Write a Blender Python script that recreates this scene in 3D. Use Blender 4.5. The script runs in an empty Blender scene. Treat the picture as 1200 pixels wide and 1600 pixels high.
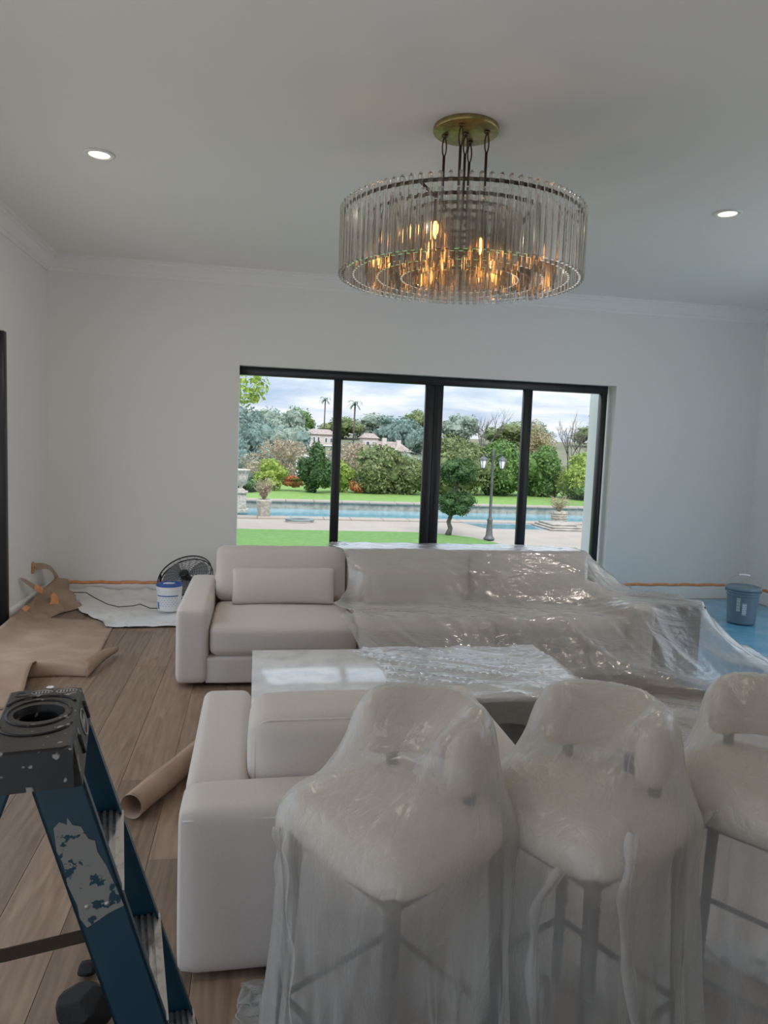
import bpy, bmesh, math, random
import numpy as np
from mathutils import Vector, Matrix

# ------------------------------------------------------------------ camera, sky, exposure
S = bpy.context.scene
COL = S.collection
cam_d = bpy.data.cameras.new('camera'); cam = bpy.data.objects.new('camera', cam_d); COL.objects.link(cam)
cam_d.sensor_fit = 'VERTICAL'; cam_d.sensor_height = 36.0; cam_d.lens = 1130.0 / 1600.0 * 36.0
cam_d.clip_start = 0.05; cam_d.clip_end = 1500
_r = Vector((0.984, -0.172, 0.038)); _f = Vector((0.1751, 0.9802, -0.0916)).normalized()
_r = (_r - _f * _r.dot(_f)).normalized(); _u = _r.cross(_f)
_m = Matrix((( _r.x, _u.x, -_f.x, 0), (_r.y, _u.y, -_f.y, 0), (_r.z, _u.z, -_f.z, 1.65), (0, 0, 0, 1)))
cam.matrix_world = _m
S.camera = cam
S.view_settings.view_transform = 'Standard'; S.view_settings.look = 'None'
S.view_settings.exposure = 0.36; S.view_settings.gamma = 1.0; S.view_settings.use_curve_mapping = False
cy = S.cycles
cy.max_bounces = 14; cy.diffuse_bounces = 8; cy.glossy_bounces = 5; cy.transmission_bounces = 12; cy.transparent_max_bounces = 28
cy.caustics_reflective = False; cy.caustics_refractive = False; cy.sample_clamp_indirect = 6.0
SKY_STRENGTH = 0.8

def make_world():
    w = bpy.data.worlds.new('sky'); S.world = w; w.use_nodes = True
    nt = w.node_tree; N = nt.nodes; L = nt.links; N.clear()
    tc = N.new('ShaderNodeTexCoord'); sep = N.new('ShaderNodeSeparateXYZ'); L.new(tc.outputs['Generated'], sep.inputs[0])
    mx = N.new('ShaderNodeMath'); mx.operation = 'MAXIMUM'; L.new(sep.outputs[2], mx.inputs[0]); mx.inputs[1].default_value = 0.0
    ad = N.new('ShaderNodeMath'); ad.operation = 'ADD'; L.new(mx.outputs[0], ad.inputs[0]); ad.inputs[1].default_value = 0.14
    dx = N.new('ShaderNodeMath'); dx.operation = 'DIVIDE'; L.new(sep.outputs[0], dx.inputs[0]); L.new(ad.outputs[0], dx.inputs[1])
    dy = N.new('ShaderNodeMath'); dy.operation = 'DIVIDE'; L.new(sep.outputs[1], dy.inputs[0]); L.new(ad.outputs[0], dy.inputs[1])
    cb = N.new('ShaderNodeCombineXYZ'); L.new(dx.outputs[0], cb.inputs[0]); L.new(dy.outputs[0], cb.inputs[1])
    n1 = N.new('ShaderNodeTexNoise'); n1.inputs['Scale'].default_value = 1.15; n1.inputs['Detail'].default_value = 6; n1.inputs['Roughness'].default_value = .58
    n1.inputs['Distortion'].default_value = .4
    L.new(cb.outputs[0], n1.inputs['Vector'])
    cr = N.new('ShaderNodeValToRGB'); e = cr.color_ramp.elements
    e[0].position = .34; e[0].color = (.38, .52, .74, 1); e[1].position = .60; e[1].color = (.95, .97, .99, 1)
    m = e.new(.47); m.color = (.60, .71, .86, 1)
    L.new(n1.outputs['Fac'], cr.inputs[0])
    # paler towards the horizon, as an overcast sky is all the way round
    hz = N.new('ShaderNodeMapRange'); L.new(mx.outputs[0], hz.inputs[0]); hz.inputs[1].default_value = 0; hz.inputs[2].default_value = .10; hz.inputs[3].default_value = .45; hz.inputs[4].default_value = 0
    mixc = N.new('ShaderNodeMix'); mixc.data_type = 'RGBA'; L.new(hz.outputs[0], mixc.inputs[0]); L.new(cr.outputs[0], mixc.inputs[6]); mixc.inputs[7].default_value = (.88, .92, .96, 1)
    # overcast luminance: the zenith is about three times as bright as the horizon
    oc = N.new('ShaderNodeMath'); oc.operation = 'MULTIPLY_ADD'; L.new(mx.outputs[0], oc.inputs[0]); oc.inputs[1].default_value = 2.0*SKY_STRENGTH; oc.inputs[2].default_value = SKY_STRENGTH
    bg = N.new('ShaderNodeBackground'); L.new(mixc.outputs[2], bg.inputs[0]); L.new(oc.outputs[0], bg.inputs[1])
    out = N.new('ShaderNodeOutputWorld'); L.new(bg.outputs[0], out.inputs[0])
make_world()

def portal(name, loc, rot, sx, sy):
    d = bpy.data.lights.new(name, 'AREA'); d.shape = 'RECTANGLE'; d.size = sx; d.size_y = sy; d.cycles.is_portal = True
    o = bpy.data.objects.new(name, d); COL.objects.link(o); o.location = loc; o.rotation_euler = rot
PI = math.pi
sun_d = bpy.data.lights.new('veiled_sun', 'SUN'); sun_d.energy = 2.2; sun_d.angle = math.radians(25); sun_d.color = (1, .96, .88)
sun = bpy.data.objects.new('veiled_sun', sun_d); COL.objects.link(sun); sun.rotation_euler = (math.radians(38), math.radians(8), 0)

# ------------------------------------------------------------------ helpers
def tag(o, label=None, cat=None, group=None, kind=None):
    if label: o['label'] = label
    if cat: o['category'] = cat
    if group: o['group'] = group
    if kind: o['kind'] = kind
    return o
def link(name, me, mat=None, parent=None):
    o = bpy.data.objects.new(name, me); COL.objects.link(o)
    if mat is not None and len(me.materials) == 0: me.materials.append(mat)
    if parent is not None: o.parent = parent
    return o
def empty(name, loc=(0, 0, 0), rz=0.0):
    o = bpy.data.objects.new(name, None); COL.objects.link(o); o.location = loc; o.rotation_euler = (0, 0, rz); o.empty_display_size = .1
    return o
class MB:
    """collects shapes, builds ONE mesh object"""
    def __init__(s): s.v = []; s.f = []; s.sm = []
    def add(s, V, Fc, smooth=False):
        b = len(s.v); s.v += [tuple(map(float, p)) for p in V]; s.f += [tuple(i + b for i in q) for q in Fc]; s.sm += [smooth] * len(Fc); return s
    def box(s, x0, x1, y0, y1, z0, z1):
        V = [(x0,y0,z0),(x1,y0,z0),(x1,y1,z0),(x0,y1,z0),(x0,y0,z1),(x1,y0,z1),(x1,y1,z1),(x0,y1,z1)]
        return s.add(V, [(0,3,2,1),(4,5,6,7),(0,1,5,4),(1,2,6,5),(2,3,7,6),(3,0,4,7)])
    def bbox(s, x0, x1, y0, y1, z0, z1, bev=.005, seg=2):
        bm = bmesh.new(); bmesh.ops.create_cube(bm, size=1)
        for v in bm.verts: v.co = ((x0+x1)/2 + v.co.x*(x1-x0), (y0+y1)/2 + v.co.y*(y1-y0), (z0+z1)/2 + v.co.z*(z1-z0))
        bmesh.ops.bevel(bm, geom=list(bm.edges), offset=bev, segments=seg, profile=.6, affect='EDGES')
        bm.verts.index_update(); s.add([v.co for v in bm.verts], [[v.index for v in f.verts] for f in bm.faces], True); bm.free(); return s
    def tube(s, pts, rad, n=8, closed=False, cap=True, flat=1.0):
        pts = [Vector(p) for p in pts]; m = len(pts)
        rads = rad if isinstance(rad, (list, tuple)) else [rad] * m
        V = []; up = None
        for i, p in enumerate(pts):
            a = pts[i-1] if (i > 0 or closed) else p; b = pts[(i+1) % m] if (i < m-1 or closed) else p
            t = (b - a).normalized()
            if up is None:
                up = Vector((0,0,1)) if abs(t.z) < .9 else Vector((1,0,0))
            x = t.cross(up).normalized(); y = x.cross(t).normalized(); up = y
            for k in range(n):
                q = 2*PI*k/n; V.append(p + x*math.cos(q)*rads[i] + y*math.sin(q)*rads[i]*flat)
        Fc = []
        for i in range(m if closed else m-1):
            for k in range(n):
                a = i*n+k; b = i*n+(k+1) % n; c = ((i+1) % m)*n+(k+1) % n; d = ((i+1) % m)*n+k
                Fc.append((a, b, c, d))
        if cap and not closed:
            Fc.append(tuple(range(n-1, -1, -1))); Fc.append(tuple((m-1)*n+k for k in range(n)))
        return s.add(V, Fc, True)
    def lathe(s, prof, c=(0,0,0), n=32, axis='z', cap=False):
        V = []; m = len(prof)
        for r, z in prof:
            for k in range(n):
                q = 2*PI*k/n
                V.append((c[0]+r*math.cos(q), c[1]+r*math.sin(q), c[2]+z))
        Fc = [(i*n+k, i*n+(k+1) % n, (i+1)*n+(k+1) % n, (i+1)*n+k) for i in range(m-1) for k in range(n)]
        if cap: Fc.append(tuple(range(n-1, -1, -1))); Fc.append(tuple((m-1)*n+k for k in range(n)))
        return s.add(V, Fc, True)
    def prism(s, prof, a, b):
        """profile [(p,q)] swept between two frames a,b: functions (p,q)->xyz"""
        n = len(prof); V = [a(*p) for p in prof] + [b(*p) for p in prof]
        Fc = [(i, (i+1) % n, n+(i+1) % n, n+i) for i in range(n)] + [tuple(range(n-1, -1, -1)), tuple(range(n, 2*n))]
        return s.add(V, Fc)
    def grid(s, P, smooth=True):
        P = np.asarray(P, float); a, b = P.shape[:2]
        Fc = [(i*b+j, i*b+j+1, (i+1)*b+j+1, (i+1)*b+j) for i in range(a-1) for j in range(b-1)]
        return s.add(P.reshape(-1, 3), Fc, smooth)
    def mesh(s, name):
        me = bpy.data.meshes.new(name); me.from_pydata(s.v, [], s.f)
        me.polygons.foreach_set('use_smooth', s.sm); me.update(); return me
    def build(s, name, mat, parent=None, fix=True):
        me = s.mesh(name)
        if fix:
            bm = bmesh.new(); bm.from_mesh(me); bmesh.ops.recalc_face_normals(bm, faces=bm.faces); bm.to_mesh(me); bm.free()
        return link(name, me, mat, parent)
def autosmooth(o, ang=40):
    me = o.data
    bm = bmesh.new(); bm.from_mesh(me)
    for e in bm.edges:
        if len(e.link_faces) == 2 and e.calc_face_angle(0) > math.radians(ang): e.smooth = False
    for f in bm.faces: f.smooth = True
    bm.to_mesh(me); bm.free(); return o
def cushion_mesh(sx, sy, sz, rad=.05, puff=(0, 0, 0), n=14, crown=0.0, wob=0.0, seed=0):
    """soft box: rounded edges, faces puffed outward; centred at origin"""
    bm = bmesh.new(); bmesh.ops.create_cube(bm, size=2)
    bmesh.ops.subdivide_edges(bm, edges=list(bm.edges), cuts=n, use_grid_fill=True)
    h = (sx/2, sy/2, sz/2); rnd = random.Random(seed); ph = [rnd.uniform(0, 6.28) for _ in range(6)]
    for v in bm.verts:
        c = [max(-1, min(1, v.co[i])) for i in range(3)]
        q = [math.copysign(abs(t)**.8, t) if False else math.sin(t*PI/2)*.35 + t*.65 for t in c]
        p = Vector([q[i]*h[i] for i in range(3)])
        inner = Vector([max(-(h[i]-rad), min(h[i]-rad, p[i])) for i in range(3)])
        d = p - inner
        if d.length > 1e-6: p = inner + d.normalized()*rad
        w = [1-c[i]**2 for i in range(3)]
        p.x += c[0]*puff[0]*w[1]*w[2]; p.y += c[1]*puff[1]*w[0]*w[2]; p.z += c[2]*puff[2]*w[0]*w[1]
        if wob:
            p += Vector((math.sin(p.y*9+ph[0]), math.sin(p.z*11+p.x*5+ph[1]), math.sin(p.x*8+p.y*6+ph[2])))*wob
        v.co = p
    for f in bm.faces: f.smooth = True
    bmesh.ops.recalc_face_normals(bm, faces=bm.faces)
    me = bpy.data.meshes.new('cushion'); bm.to_mesh(me); bm.free(); return me
def cushion(name, x0, x1, y0, y1, z0, z1, mat, parent, **k):
    o = link(name, cushion_mesh(x1-x0, y1-y0, z1-z0, **k), mat, parent); o.location = ((x0+x1)/2, (y0+y1)/2, (z0+z1)/2); return o
def vnoise(x, y, seed=0):
    """cheap smooth 2-d value noise on arrays"""
    r = np.random.RandomState(seed); T = r.rand(64, 64)
    xi = np.floor(x).astype(int); yi = np.floor(y).astype(int); fx = x-xi; fy = y-yi
    fx = fx*fx*(3-2*fx); fy = fy*fy*(3-2*fy)
    g = lambda a, b: T[a % 64, b % 64]
    return (g(xi, yi)*(1-fx)+g(xi+1, yi)*fx)*(1-fy)+(g(xi, yi+1)*(1-fx)+g(xi+1, yi+1)*fx)*fy-.5

# ------------------------------------------------------------------ materials
def pm(name, col, rough=.6, metal=0.0, spec=None, noise=None, bump=None, emit=None, trans=0.0, ior=None, coat=0.0, coords='Object', alpha=None, sheen=0.0):
    """principled; noise=(scale, colour2, detail, lo, hi, (sx,sy,sz)); bump=(scale, strength, distance)"""
    m = bpy.data.materials.new(name); m.use_nodes = True; nt = m.node_tree; b = nt.nodes['Principled BSDF']; N = nt.nodes; L = nt.links
    b.inputs['Base Color'].default_value = (*col, 1); b.inputs['Roughness'].default_value = rough; b.inputs['Metallic'].default_value = metal
    if spec is not None: b.inputs['Specular IOR Level'].default_value = spec
    if trans: b.inputs['Transmission Weight'].default_value = trans
    if ior: b.inputs['IOR'].default_value = ior
    if coat: b.inputs['Coat Weight'].default_value = coat
    if sheen: b.inputs['Sheen Weight'].default_value = sheen
    tc = N.new('ShaderNodeTexCoord')
    if noise:
        sc, c2, det, lo, hi, stretch = (list(noise) + [None]*6)[:6]
        n = N.new('ShaderNodeTexNoise'); n.inputs['Scale'].default_value = sc; n.inputs['Detail'].default_value = det or 4
        mp = N.new('ShaderNodeMapping'); L.new(tc.outputs[coords], mp.inputs[0]); L.new(mp.outputs[0], n.inputs['Vector'])
        if stretch: mp.inputs['Scale'].default_value = stretch
        cr = N.new('ShaderNodeValToRGB'); cr.color_ramp.elements[0].position = lo if lo is not None else .4; cr.color_ramp.elements[1].position = hi if hi is not None else .6
        cr.color_ramp.elements[0].color = (*col, 1); cr.color_ramp.elements[1].color = (*c2, 1)
        L.new(n.outputs['Fac'], cr.inputs[0]); L.new(cr.outputs[0], b.inputs['Base Color'])
    if bump:
        n2 = N.new('ShaderNodeTexNoise'); n2.inputs['Scale'].default_value = bump[0]; n2.inputs['Detail'].default_value = 5; L.new(tc.outputs[coords], n2.inputs['Vector'])
        bp = N.new('ShaderNodeBump'); bp.inputs['Strength'].default_value = bump[1]; bp.inputs['Distance'].default_value = bump[2] if len(bump) > 2 else .01
        L.new(n2.outputs['Fac'], bp.inputs['Height']); L.new(bp.outputs[0], b.inputs['Normal'])
    if emit:
        b.inputs['Emission Color'].default_value = (*emit[0], 1); b.inputs['Emission Strength'].default_value = emit[1]
    return m
def film(name, cover, col=(.86, .86, .86), rough=.12, wr=None, gloss=1.0, trl=.5, tint=(1, 1, 1)):
    """thin polythene: part clear, part milky, with a shiny skin; wr = list of (scale, stretch, strength, rotz) wrinkle layers"""
    m = bpy.data.materials.new(name); m.use_nodes = True; nt = m.node_tree; N = nt.nodes; L = nt.links; N.clear()
    out = N.new('ShaderNodeOutputMaterial')
    tc = N.new('ShaderNodeTexCoord'); nrm = None
    for sc, st, stg, rz in (wr or []):
        mp = N.new('ShaderNodeMapping'); L.new(tc.outputs['Object'], mp.inputs[0]); mp.inputs['Scale'].default_value = st; mp.inputs['Rotation'].default_value = (0, 0, rz)
        n = N.new('ShaderNodeTexNoise'); n.inputs['Scale'].default_value = sc; n.inputs['Detail'].default_value = 4; n.inputs['Distortion'].default_value = .6; L.new(mp.outputs[0], n.inputs['Vector'])
        # ridges
        s1 = N.new('ShaderNodeMath'); s1.operation = 'SUBTRACT'; L.new(n.outputs['Fac'], s1.inputs[0]); s1.inputs[1].default_value = .5
        s2 = N.new('ShaderNodeMath'); s2.operation = 'ABSOLUTE'; L.new(s1.outputs[0], s2.inputs[0])
        s3 = N.new('ShaderNodeMath'); s3.operation = 'POWER'; L.new(s2.outputs[0], s3.inputs[0]); s3.inputs[1].default_value = .6
        bp = N.new('ShaderNodeBump'); bp.inputs['Strength'].default_value = stg; bp.inputs['Distance'].default_value = .02; L.new(s3.outputs[0], bp.inputs['Height'])
        if nrm: L.new(nrm, bp.inputs['Normal'])
        nrm = bp.outputs[0]
    tr = N.new('ShaderNodeBsdfTransparent'); tr.inputs[0].default_value = (*tint, 1)
    df = N.new('ShaderNodeBsdfDiffuse'); df.inputs[0].default_value = (*col, 1)
    tl = N.new('ShaderNodeBsdfTranslucent'); tl.inputs[0].default_value = (*col, 1)
    gl = N.new('ShaderNodeBsdfGlossy'); gl.inputs['Roughness'].default_value = rough; gl.inputs[0].default_value = (1, 1, 1, 1)
    fr = N.new('ShaderNodeLayerWeight'); fr.inputs[0].default_value = .5
    if nrm:
        for x in (df, tl, gl, fr): L.new(nrm, x.inputs['Normal'])
    m1 = N.new('ShaderNodeMixShader'); m1.inputs[0].default_value = trl; L.new(df.outputs[0], m1.inputs[1]); L.new(tl.outputs[0], m1.inputs[2])
    cosn = N.new('ShaderNodeMath'); cosn.operation = 'SUBTRACT'; cosn.inputs[0].default_value = 1.08; L.new(fr.outputs['Facing'], cosn.inputs[1])
    inv = N.new('ShaderNodeMath'); inv.operation = 'DIVIDE'; inv.inputs[0].default_value = 1.0; L.new(cosn.outputs[0], inv.inputs[1])   # longer path through the film when it is seen aslant
    pw = N.new('ShaderNodeMath'); pw.operation = 'POWER'; pw.inputs[0].default_value = 1-cover; L.new(inv.outputs[0], pw.inputs[1])
    op = N.new('ShaderNodeMath'); op.operation = 'SUBTRACT'; op.inputs[0].default_value = 1.0; L.new(pw.outputs[0], op.inputs[1])
    m2 = N.new('ShaderNodeMixShader'); L.new(op.outputs[0], m2.inputs[0]); L.new(tr.outputs[0], m2.inputs[1]); L.new(m1.outputs[0], m2.inputs[2])
    p5 = N.new('ShaderNodeMath'); p5.operation = 'POWER'; L.new(fr.outputs['Facing'], p5.inputs[0]); p5.inputs[1].default_value = 4.0
    lw = N.new('ShaderNodeMath'); lw.operation = 'MULTIPLY_ADD'; L.new(p5.outputs[0], lw.inputs[0]); lw.inputs[1].default_value = .7*gloss; lw.inputs[2].default_value = .05*gloss
    m3 = N.new('ShaderNodeMixShader'); L.new(lw.outputs[0], m3.inputs[0]); L.new(m2.outputs[0], m3.inputs[1]); L.new(gl.outputs[0], m3.inputs[2])
    L.new(m3.outputs[0], out.inputs[0]); return m
def pane_mat(name):
    m = bpy.data.materials.new(name); m.use_nodes = True; nt = m.node_tree; N = nt.nodes; L = nt.links; N.clear()
    out = N.new('ShaderNodeOutputMaterial'); tr = N.new('ShaderNodeBsdfTransparent'); tr.inputs[0].default_value = (.985, .99, .985, 1)
    gl = N.new('ShaderNodeBsdfGlossy'); gl.inputs['Roughness'].default_value = 0.0
    fr = N.new('ShaderNodeFresnel'); fr.inputs[0].default_value = 1.3
    mx = N.new('ShaderNodeMixShader'); L.new(fr.outputs[0], mx.inputs[0]); L.new(tr.outputs[0], mx.inputs[1]); L.new(gl.outputs[0], mx.inputs[2]); L.new(mx.outputs[0], out.inputs[0])
    return m

M = {}
M['wall'] = pm('wall_paint', (.825, .818, .80), .85, bump=(180, .06, .002))
M['ceil'] = pm('ceiling_paint', (.86, .84, .81), .9)
M['trim'] = pm('trim_paint', (.86, .85, .83), .45)
M['black_al'] = pm('black_aluminium', (.012, .013, .016), .38)
M['glass'] = pane_mat('window_glass')
M['linen'] = pm('off_white_linen', (.66, .605, .565), .92, noise=(260, (.60, .55, .51), 3, .35, .7, (1, 1, 3)), bump=(420, .25, .002), sheen=.15)
M['piping'] = pm('linen_piping', (.70, .66, .62), .9)
M['marble'] = pm('white_marble', (.80, .82, .83), .12, noise=(9, (.60, .63, .66), 9, .42, .72), bump=(30, .03, .002), coat=.15)
M['table_base'] = pm('grey_stone_side', (.17, .165, .165), .55, noise=(14, (.23, .225, .22), 6))
M['brass'] = pm('aged_brass', (.36, .30, .12), .38, .85, noise=(30, (.28, .22, .09), 3))
M['bronze'] = pm('dark_bronze', (.10, .07, .045), .42, .8)
M['kraft'] = pm('kraft_paper', (.40, .285, .21), .8, noise=(5, (.345, .24, .17), 4), bump=(90, .12, .004))
M['tape'] = pm('orange_masking_tape', (.72, .27, .10), .6, noise=(20, (.80, .36, .16), 3))
M['drop'] = pm('white_drop_cloth', (.80, .78, .76), .75, noise=(3, (.55, .54, .53), 6, .55, .85), bump=(35, .4, .01))
M['blue_film'] = pm('blue_floor_film', (.11, .36, .58), .18, noise=(4, (.17, .44, .66), 5), bump=(7, .35, .03), coat=.3)
M['black_pl'] = pm('black_plastic', (.012, .012, .013), .42)
M['black_rag'] = pm('black_cloth', (.010, .010, .011), .85)

# ------------------------------------------------------------------ the room
X0, X1, Y0, Y1, ZC = -2.03, 5.76, -2.0, 7.62, 3.35
WX0, WX1, WZ = -0.19, 3.95, 2.41           # opening in the wall facing the garden
DY0, DY1, DZ = -1.7, 6.42, 2.45             # sliding doors in the wall on the left
RX0, RX1, RZ = -1.9, 0.1, 2.50            # unseen opening behind the camera, added to let daylight in
EY0, EY1, EZ = 1.6, 5.6, 3.10              # unseen wide opening in the right wall, added for more daylight
T = .26
w = MB()
w.box(X0-T, WX0, Y1, Y1+T, 0, ZC); w.box(WX1, X1+T, Y1, Y1+T, 0, ZC); w.box(WX0, WX1, Y1, Y1+T, WZ, ZC)
tag(w.build('wall_back', M['wall']), 'pale grey painted wall around the wide garden window', 'wall', kind='structure')
w = MB(); w.box(X0-T, X0, DY1, Y1, 0, ZC); w.box(X0-T, X0, Y0, DY0, 0, ZC); w.box(X0-T, X0, DY0, DY1, DZ, ZC)
tag(w.build('wall_left', M['wall']), 'white painted wall at the left with a black door frame', 'wall', kind='structure')
w = MB(); w.box(X1, X1+T, Y0, EY0, 0, ZC); w.box(X1, X1+T, EY1, Y1, 0, ZC); w.box(X1, X1+T, EY0, EY1, EZ, ZC)
tag(w.build('wall_right', M['wall']), 'white painted wall at the far right', 'wall', kind='structure')
w = MB(); w.box(X0-T, RX0, Y0-T, Y0, 0, ZC); w.box(RX1, X1+T, Y0-T, Y0, 0, ZC); w.box(RX0, RX1, Y0-T, Y0, RZ, ZC)
tag(w.build('wall_rear', M['wall']), 'painted wall with an added daylight opening behind the camera', 'wall', kind='structure')
w = MB(); w.box(X0-T, X1+T, Y0-T, Y1+T, ZC, ZC+.2)
tag(w.build('ceiling', M['ceil']), 'plain white painted ceiling', 'ceiling', kind='structure')
for nm, loc, rot, sx, sy in (('portal_right', (X1+T+.02, (EY0+EY1)/2, EZ/2), (0, PI/2, 0), EZ, EY1-EY0), ('portal_back', ((WX0+WX1)/2, Y1+T+.02, WZ/2), (-PI/2, 0, 0), WX1-WX0, WZ), ('portal_left', (X0-T-.02, (DY0+DY1)/2, DZ/2), (0, -PI/2, 0), DZ, DY1-DY0), ('portal_rear', ((RX0+RX1)/2, Y0-T-.02, RZ/2), (PI/2, 0, 0), RX1-RX0, RZ)):
    portal(nm, loc, rot, sx, sy)

# floor: slab + single planks
def wood_mat():
    m = bpy.data.materials.new('oak_planks'); m.use_nodes = True; nt = m.node_tree; N = nt.nodes; L = nt.links; b = N['Principled BSDF']
    tc = N.new('ShaderNodeTexCoord'); oi = N.new('ShaderNodeObjectInfo')
    of = N.new('ShaderNodeVectorMath'); of.operation = 'ADD'; L.new(tc.outputs['Object'], of.inputs[0])
    ml = N.new('ShaderNodeVectorMath'); ml.operation = 'SCALE'; ml.inputs[0].default_value = (7, 31, 3); L.new(oi.outputs['Random'], ml.inputs[3]); L.new(ml.outputs[0], of.inputs[1])
    mp = N.new('ShaderNodeMapping'); mp.inputs['Scale'].default_value = (9, .9, 1); L.new(of.outputs[0], mp.inputs[0])
    n1 = N.new('ShaderNodeTexNoise'); n1.inputs['Scale'].default_value = 2.2; n1.inputs['Detail'].default_value = 7; n1.inputs['Distortion'].default_value = 1.6; L.new(mp.outputs[0], n1.inputs['Vector'])
    wv = N.new('ShaderNodeTexWave'); wv.inputs['Scale'].default_value = .9; wv.inputs['Distortion'].default_value = 9; wv.inputs['Detail'].default_value = 4; L.new(mp.outputs[0], wv.inputs['Vector'])
    cr = N.new('ShaderNodeValToRGB'); e = cr.color_ramp.elements
    e[0].position = .3; e[0].color = (.195, .128, .085, 1); e[1].position = .74; e[1].color = (.31, .222, .16, 1)
    L.new(n1.outputs['Fac'], cr.inputs[0])
    c2 = N.new('ShaderNodeMix'); c2.data_type = 'RGBA'; c2.blend_type = 'MULTIPLY'; c2.inputs[0].default_value = .13; L.new(cr.outputs[0], c2.inputs[6]); L.new(wv.outputs['Color'], c2.inputs[7])
    hs = N.new('ShaderNodeHueSaturation'); mr = N.new('ShaderNodeMapRange'); mr.inputs[3].default_value = .78; mr.inputs[4].default_value = 1.22; L.new(oi.outputs['Random'], mr.inputs[0]); L.new(mr.outputs[0], hs.inputs['Value'])
    L.new(c2.outputs[2], hs.inputs['Color']); L.new(hs.outputs[0], b.inputs['Base Color'])
    b.inputs['Roughness'].default_value = .48
    bp = N.new('ShaderNodeBump'); bp.inputs['Strength'].default_value = .15; bp.inputs['Distance'].default_value = .003; L.new(n1.outputs['Fac'], bp.inputs['Height']); L.new(bp.outputs[0], b.inputs['Normal'])
    return m
M['oak'] = wood_mat()
M['slab'] = pm('subfloor', (.14, .10, .07), .9)
w = MB(); w.box(X0-T, X1+T, Y0-T, Y1+T, -.2, -.006)
floor = tag(w.build('floor', M['slab']), 'brown oak plank floor of the living room', 'floor', kind='structure')
rnd = random.Random(4)
PW = .2215; plank_meshes = {}
def plank_mesh(L_):
    k = round(L_, 2)
    if k not in plank_meshes:
        m_ = MB(); g = .0006; c_ = .0012; a = PW/2-g; l = k/2-g
        V = [(-a,-l,-.006),(a,-l,-.006),(a,l,-.006),(-a,l,-.006),(-a,-l,-c_),(a,-l,-c_),(a,l,-c_),(-a,l,-c_),(-a+c_,-l+c_,0),(a-c_,-l+c_,0),(a-c_,l-c_,0),(-a+c_,l-c_,0)]
        m_.add(V, [(0,1,5,4),(1,2,6,5),(2,3,7,6),(3,0,4,7),(4,5,9,8),(5,6,10,9),(6,7,11,10),(7,4,8,11),(8,9,10,11)])
        me = m_.mesh('plank'); me.materials.append(M['oak']); plank_meshes[k] = me
    return plank_meshes[k]
nx = int((X1-X0)/PW)+1
xs = -.827 - PW*6 + PW/2
i = 0
while xs - PW/2 < X1:
    y = Y0 - rnd.choice((.3, .8, 1.2, 1.7))
    while y < Y1:
        L_ = rnd.choice((1.9, 2.2, 2.2, 2.5)) if xs < 1.6 else 3.0
        a, b = max(y, Y0), min(y+L_, Y1)
        if b - a > .1 and xs + PW/2 > X0:
            o = link('plank', plank_mesh(b-a), None, floor); o.location = (xs, (a+b)/2, 0)
        y += L_
    xs += PW; i += 1

# crown moulding, baseboards
crown_prof = [(0, 0), (.0, -.145), (.014, -.145), (.018, -.128), (.018, -.118), (.034, -.108), (.075, -.045), (.092, -.036), (.096, -.022), (.118, -.018), (.118, 0)]
def crown(name, fa, fb, lab):
    o = MB().prism(crown_prof, fa, fb).build(name, M['trim']); tag(o, lab, 'trim', kind='structure')
crown('trim_1', lambda p, q: (X0, Y1-p, ZC+q), lambda p, q: (X1, Y1-p, ZC+q), 'white crown moulding above the garden window wall')
crown('trim_2', lambda p, q: (X0+p, Y0, ZC+q), lambda p, q: (X0+p, Y1, ZC+q), 'white crown moulding along the left wall')
crown('trim_3', lambda p, q: (X1-p, Y0, ZC+q), lambda p, q: (X1-p, Y1, ZC+q), 'white crown moulding along the right wall')
base_prof = [(0, 0), (.016, 0), (.016, .135), (.010, .150), (0, .155)]
def baseb(name, fa, fb, lab, parent=None):
    o = MB().prism(base_prof, fa, fb).build(name, M['trim'], parent)
    if parent is None: tag(o, lab, 'baseboard', kind='structure')
    return o
bb = baseb('baseboard_back', lambda p, q: (X0, Y1-p, q), lambda p, q: (WX0, Y1-p, q), 'white baseboard under the garden window wall')
baseb('baseboard_piece', lambda p, q: (WX1, Y1-p, q), lambda p, q: (X1, Y1-p, q), '', bb)
baseb('baseboard_left', lambda p, q: (X0+p, DY1+.02, q), lambda p, q: (X0+p, Y1, q), 'white baseboard on the left wall')
baseb('baseboard_right', lambda p, q: (X1-p, EY1+.02, q), lambda p, q: (X1-p, Y1, q), 'white baseboard on the right wall')

# garden window: four-panel sliding door in the back wall
win = tag(empty('window_1', ((WX0+WX1)/2, Y1+.13, 0)), 'black framed four panel sliding garden window', 'window', kind='structure')
def wpart(name, x0, x1, y0, y1, z0, z1, mat, par=win):
    o = MB().bbox(x0, x1, y0, y1, z0, z1, .003, 1).build(name, mat, par)
    o.matrix_parent_inverse = Matrix.Translation(-Vector(win.location)) if par is win else Matrix.Identity(4)
    return o
fy = Y1+.10
wpart('head_frame', WX0-.1, WX1-.05, fy, fy+.10, WZ-.085, WZ+.02, M['black_al'])
wpart('sill_frame', WX0-.1, WX1-.05, fy, fy+.10, 0, .06, M['black_al'])
XM = [.84, 1.89, 2.96]
wpart('stile', XM[0]-.045, XM[0]+.045, fy+.005, fy+.06, .06, WZ-.08, M['black_al'])
wpart('stile', XM[1]-.098, XM[1]-.002, fy+.005, fy+.06, .06, WZ-.08, M['black_al'])
wpart('stile', XM[1]+.002, XM[1]+.098, fy+.005, fy+.06, .06, WZ-.08, M['black_al'])
wpart('stile', XM[2]-.05, XM[2]+.05, fy+.005, fy+.06, .06, WZ-.08, M['black_al'])
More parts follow.
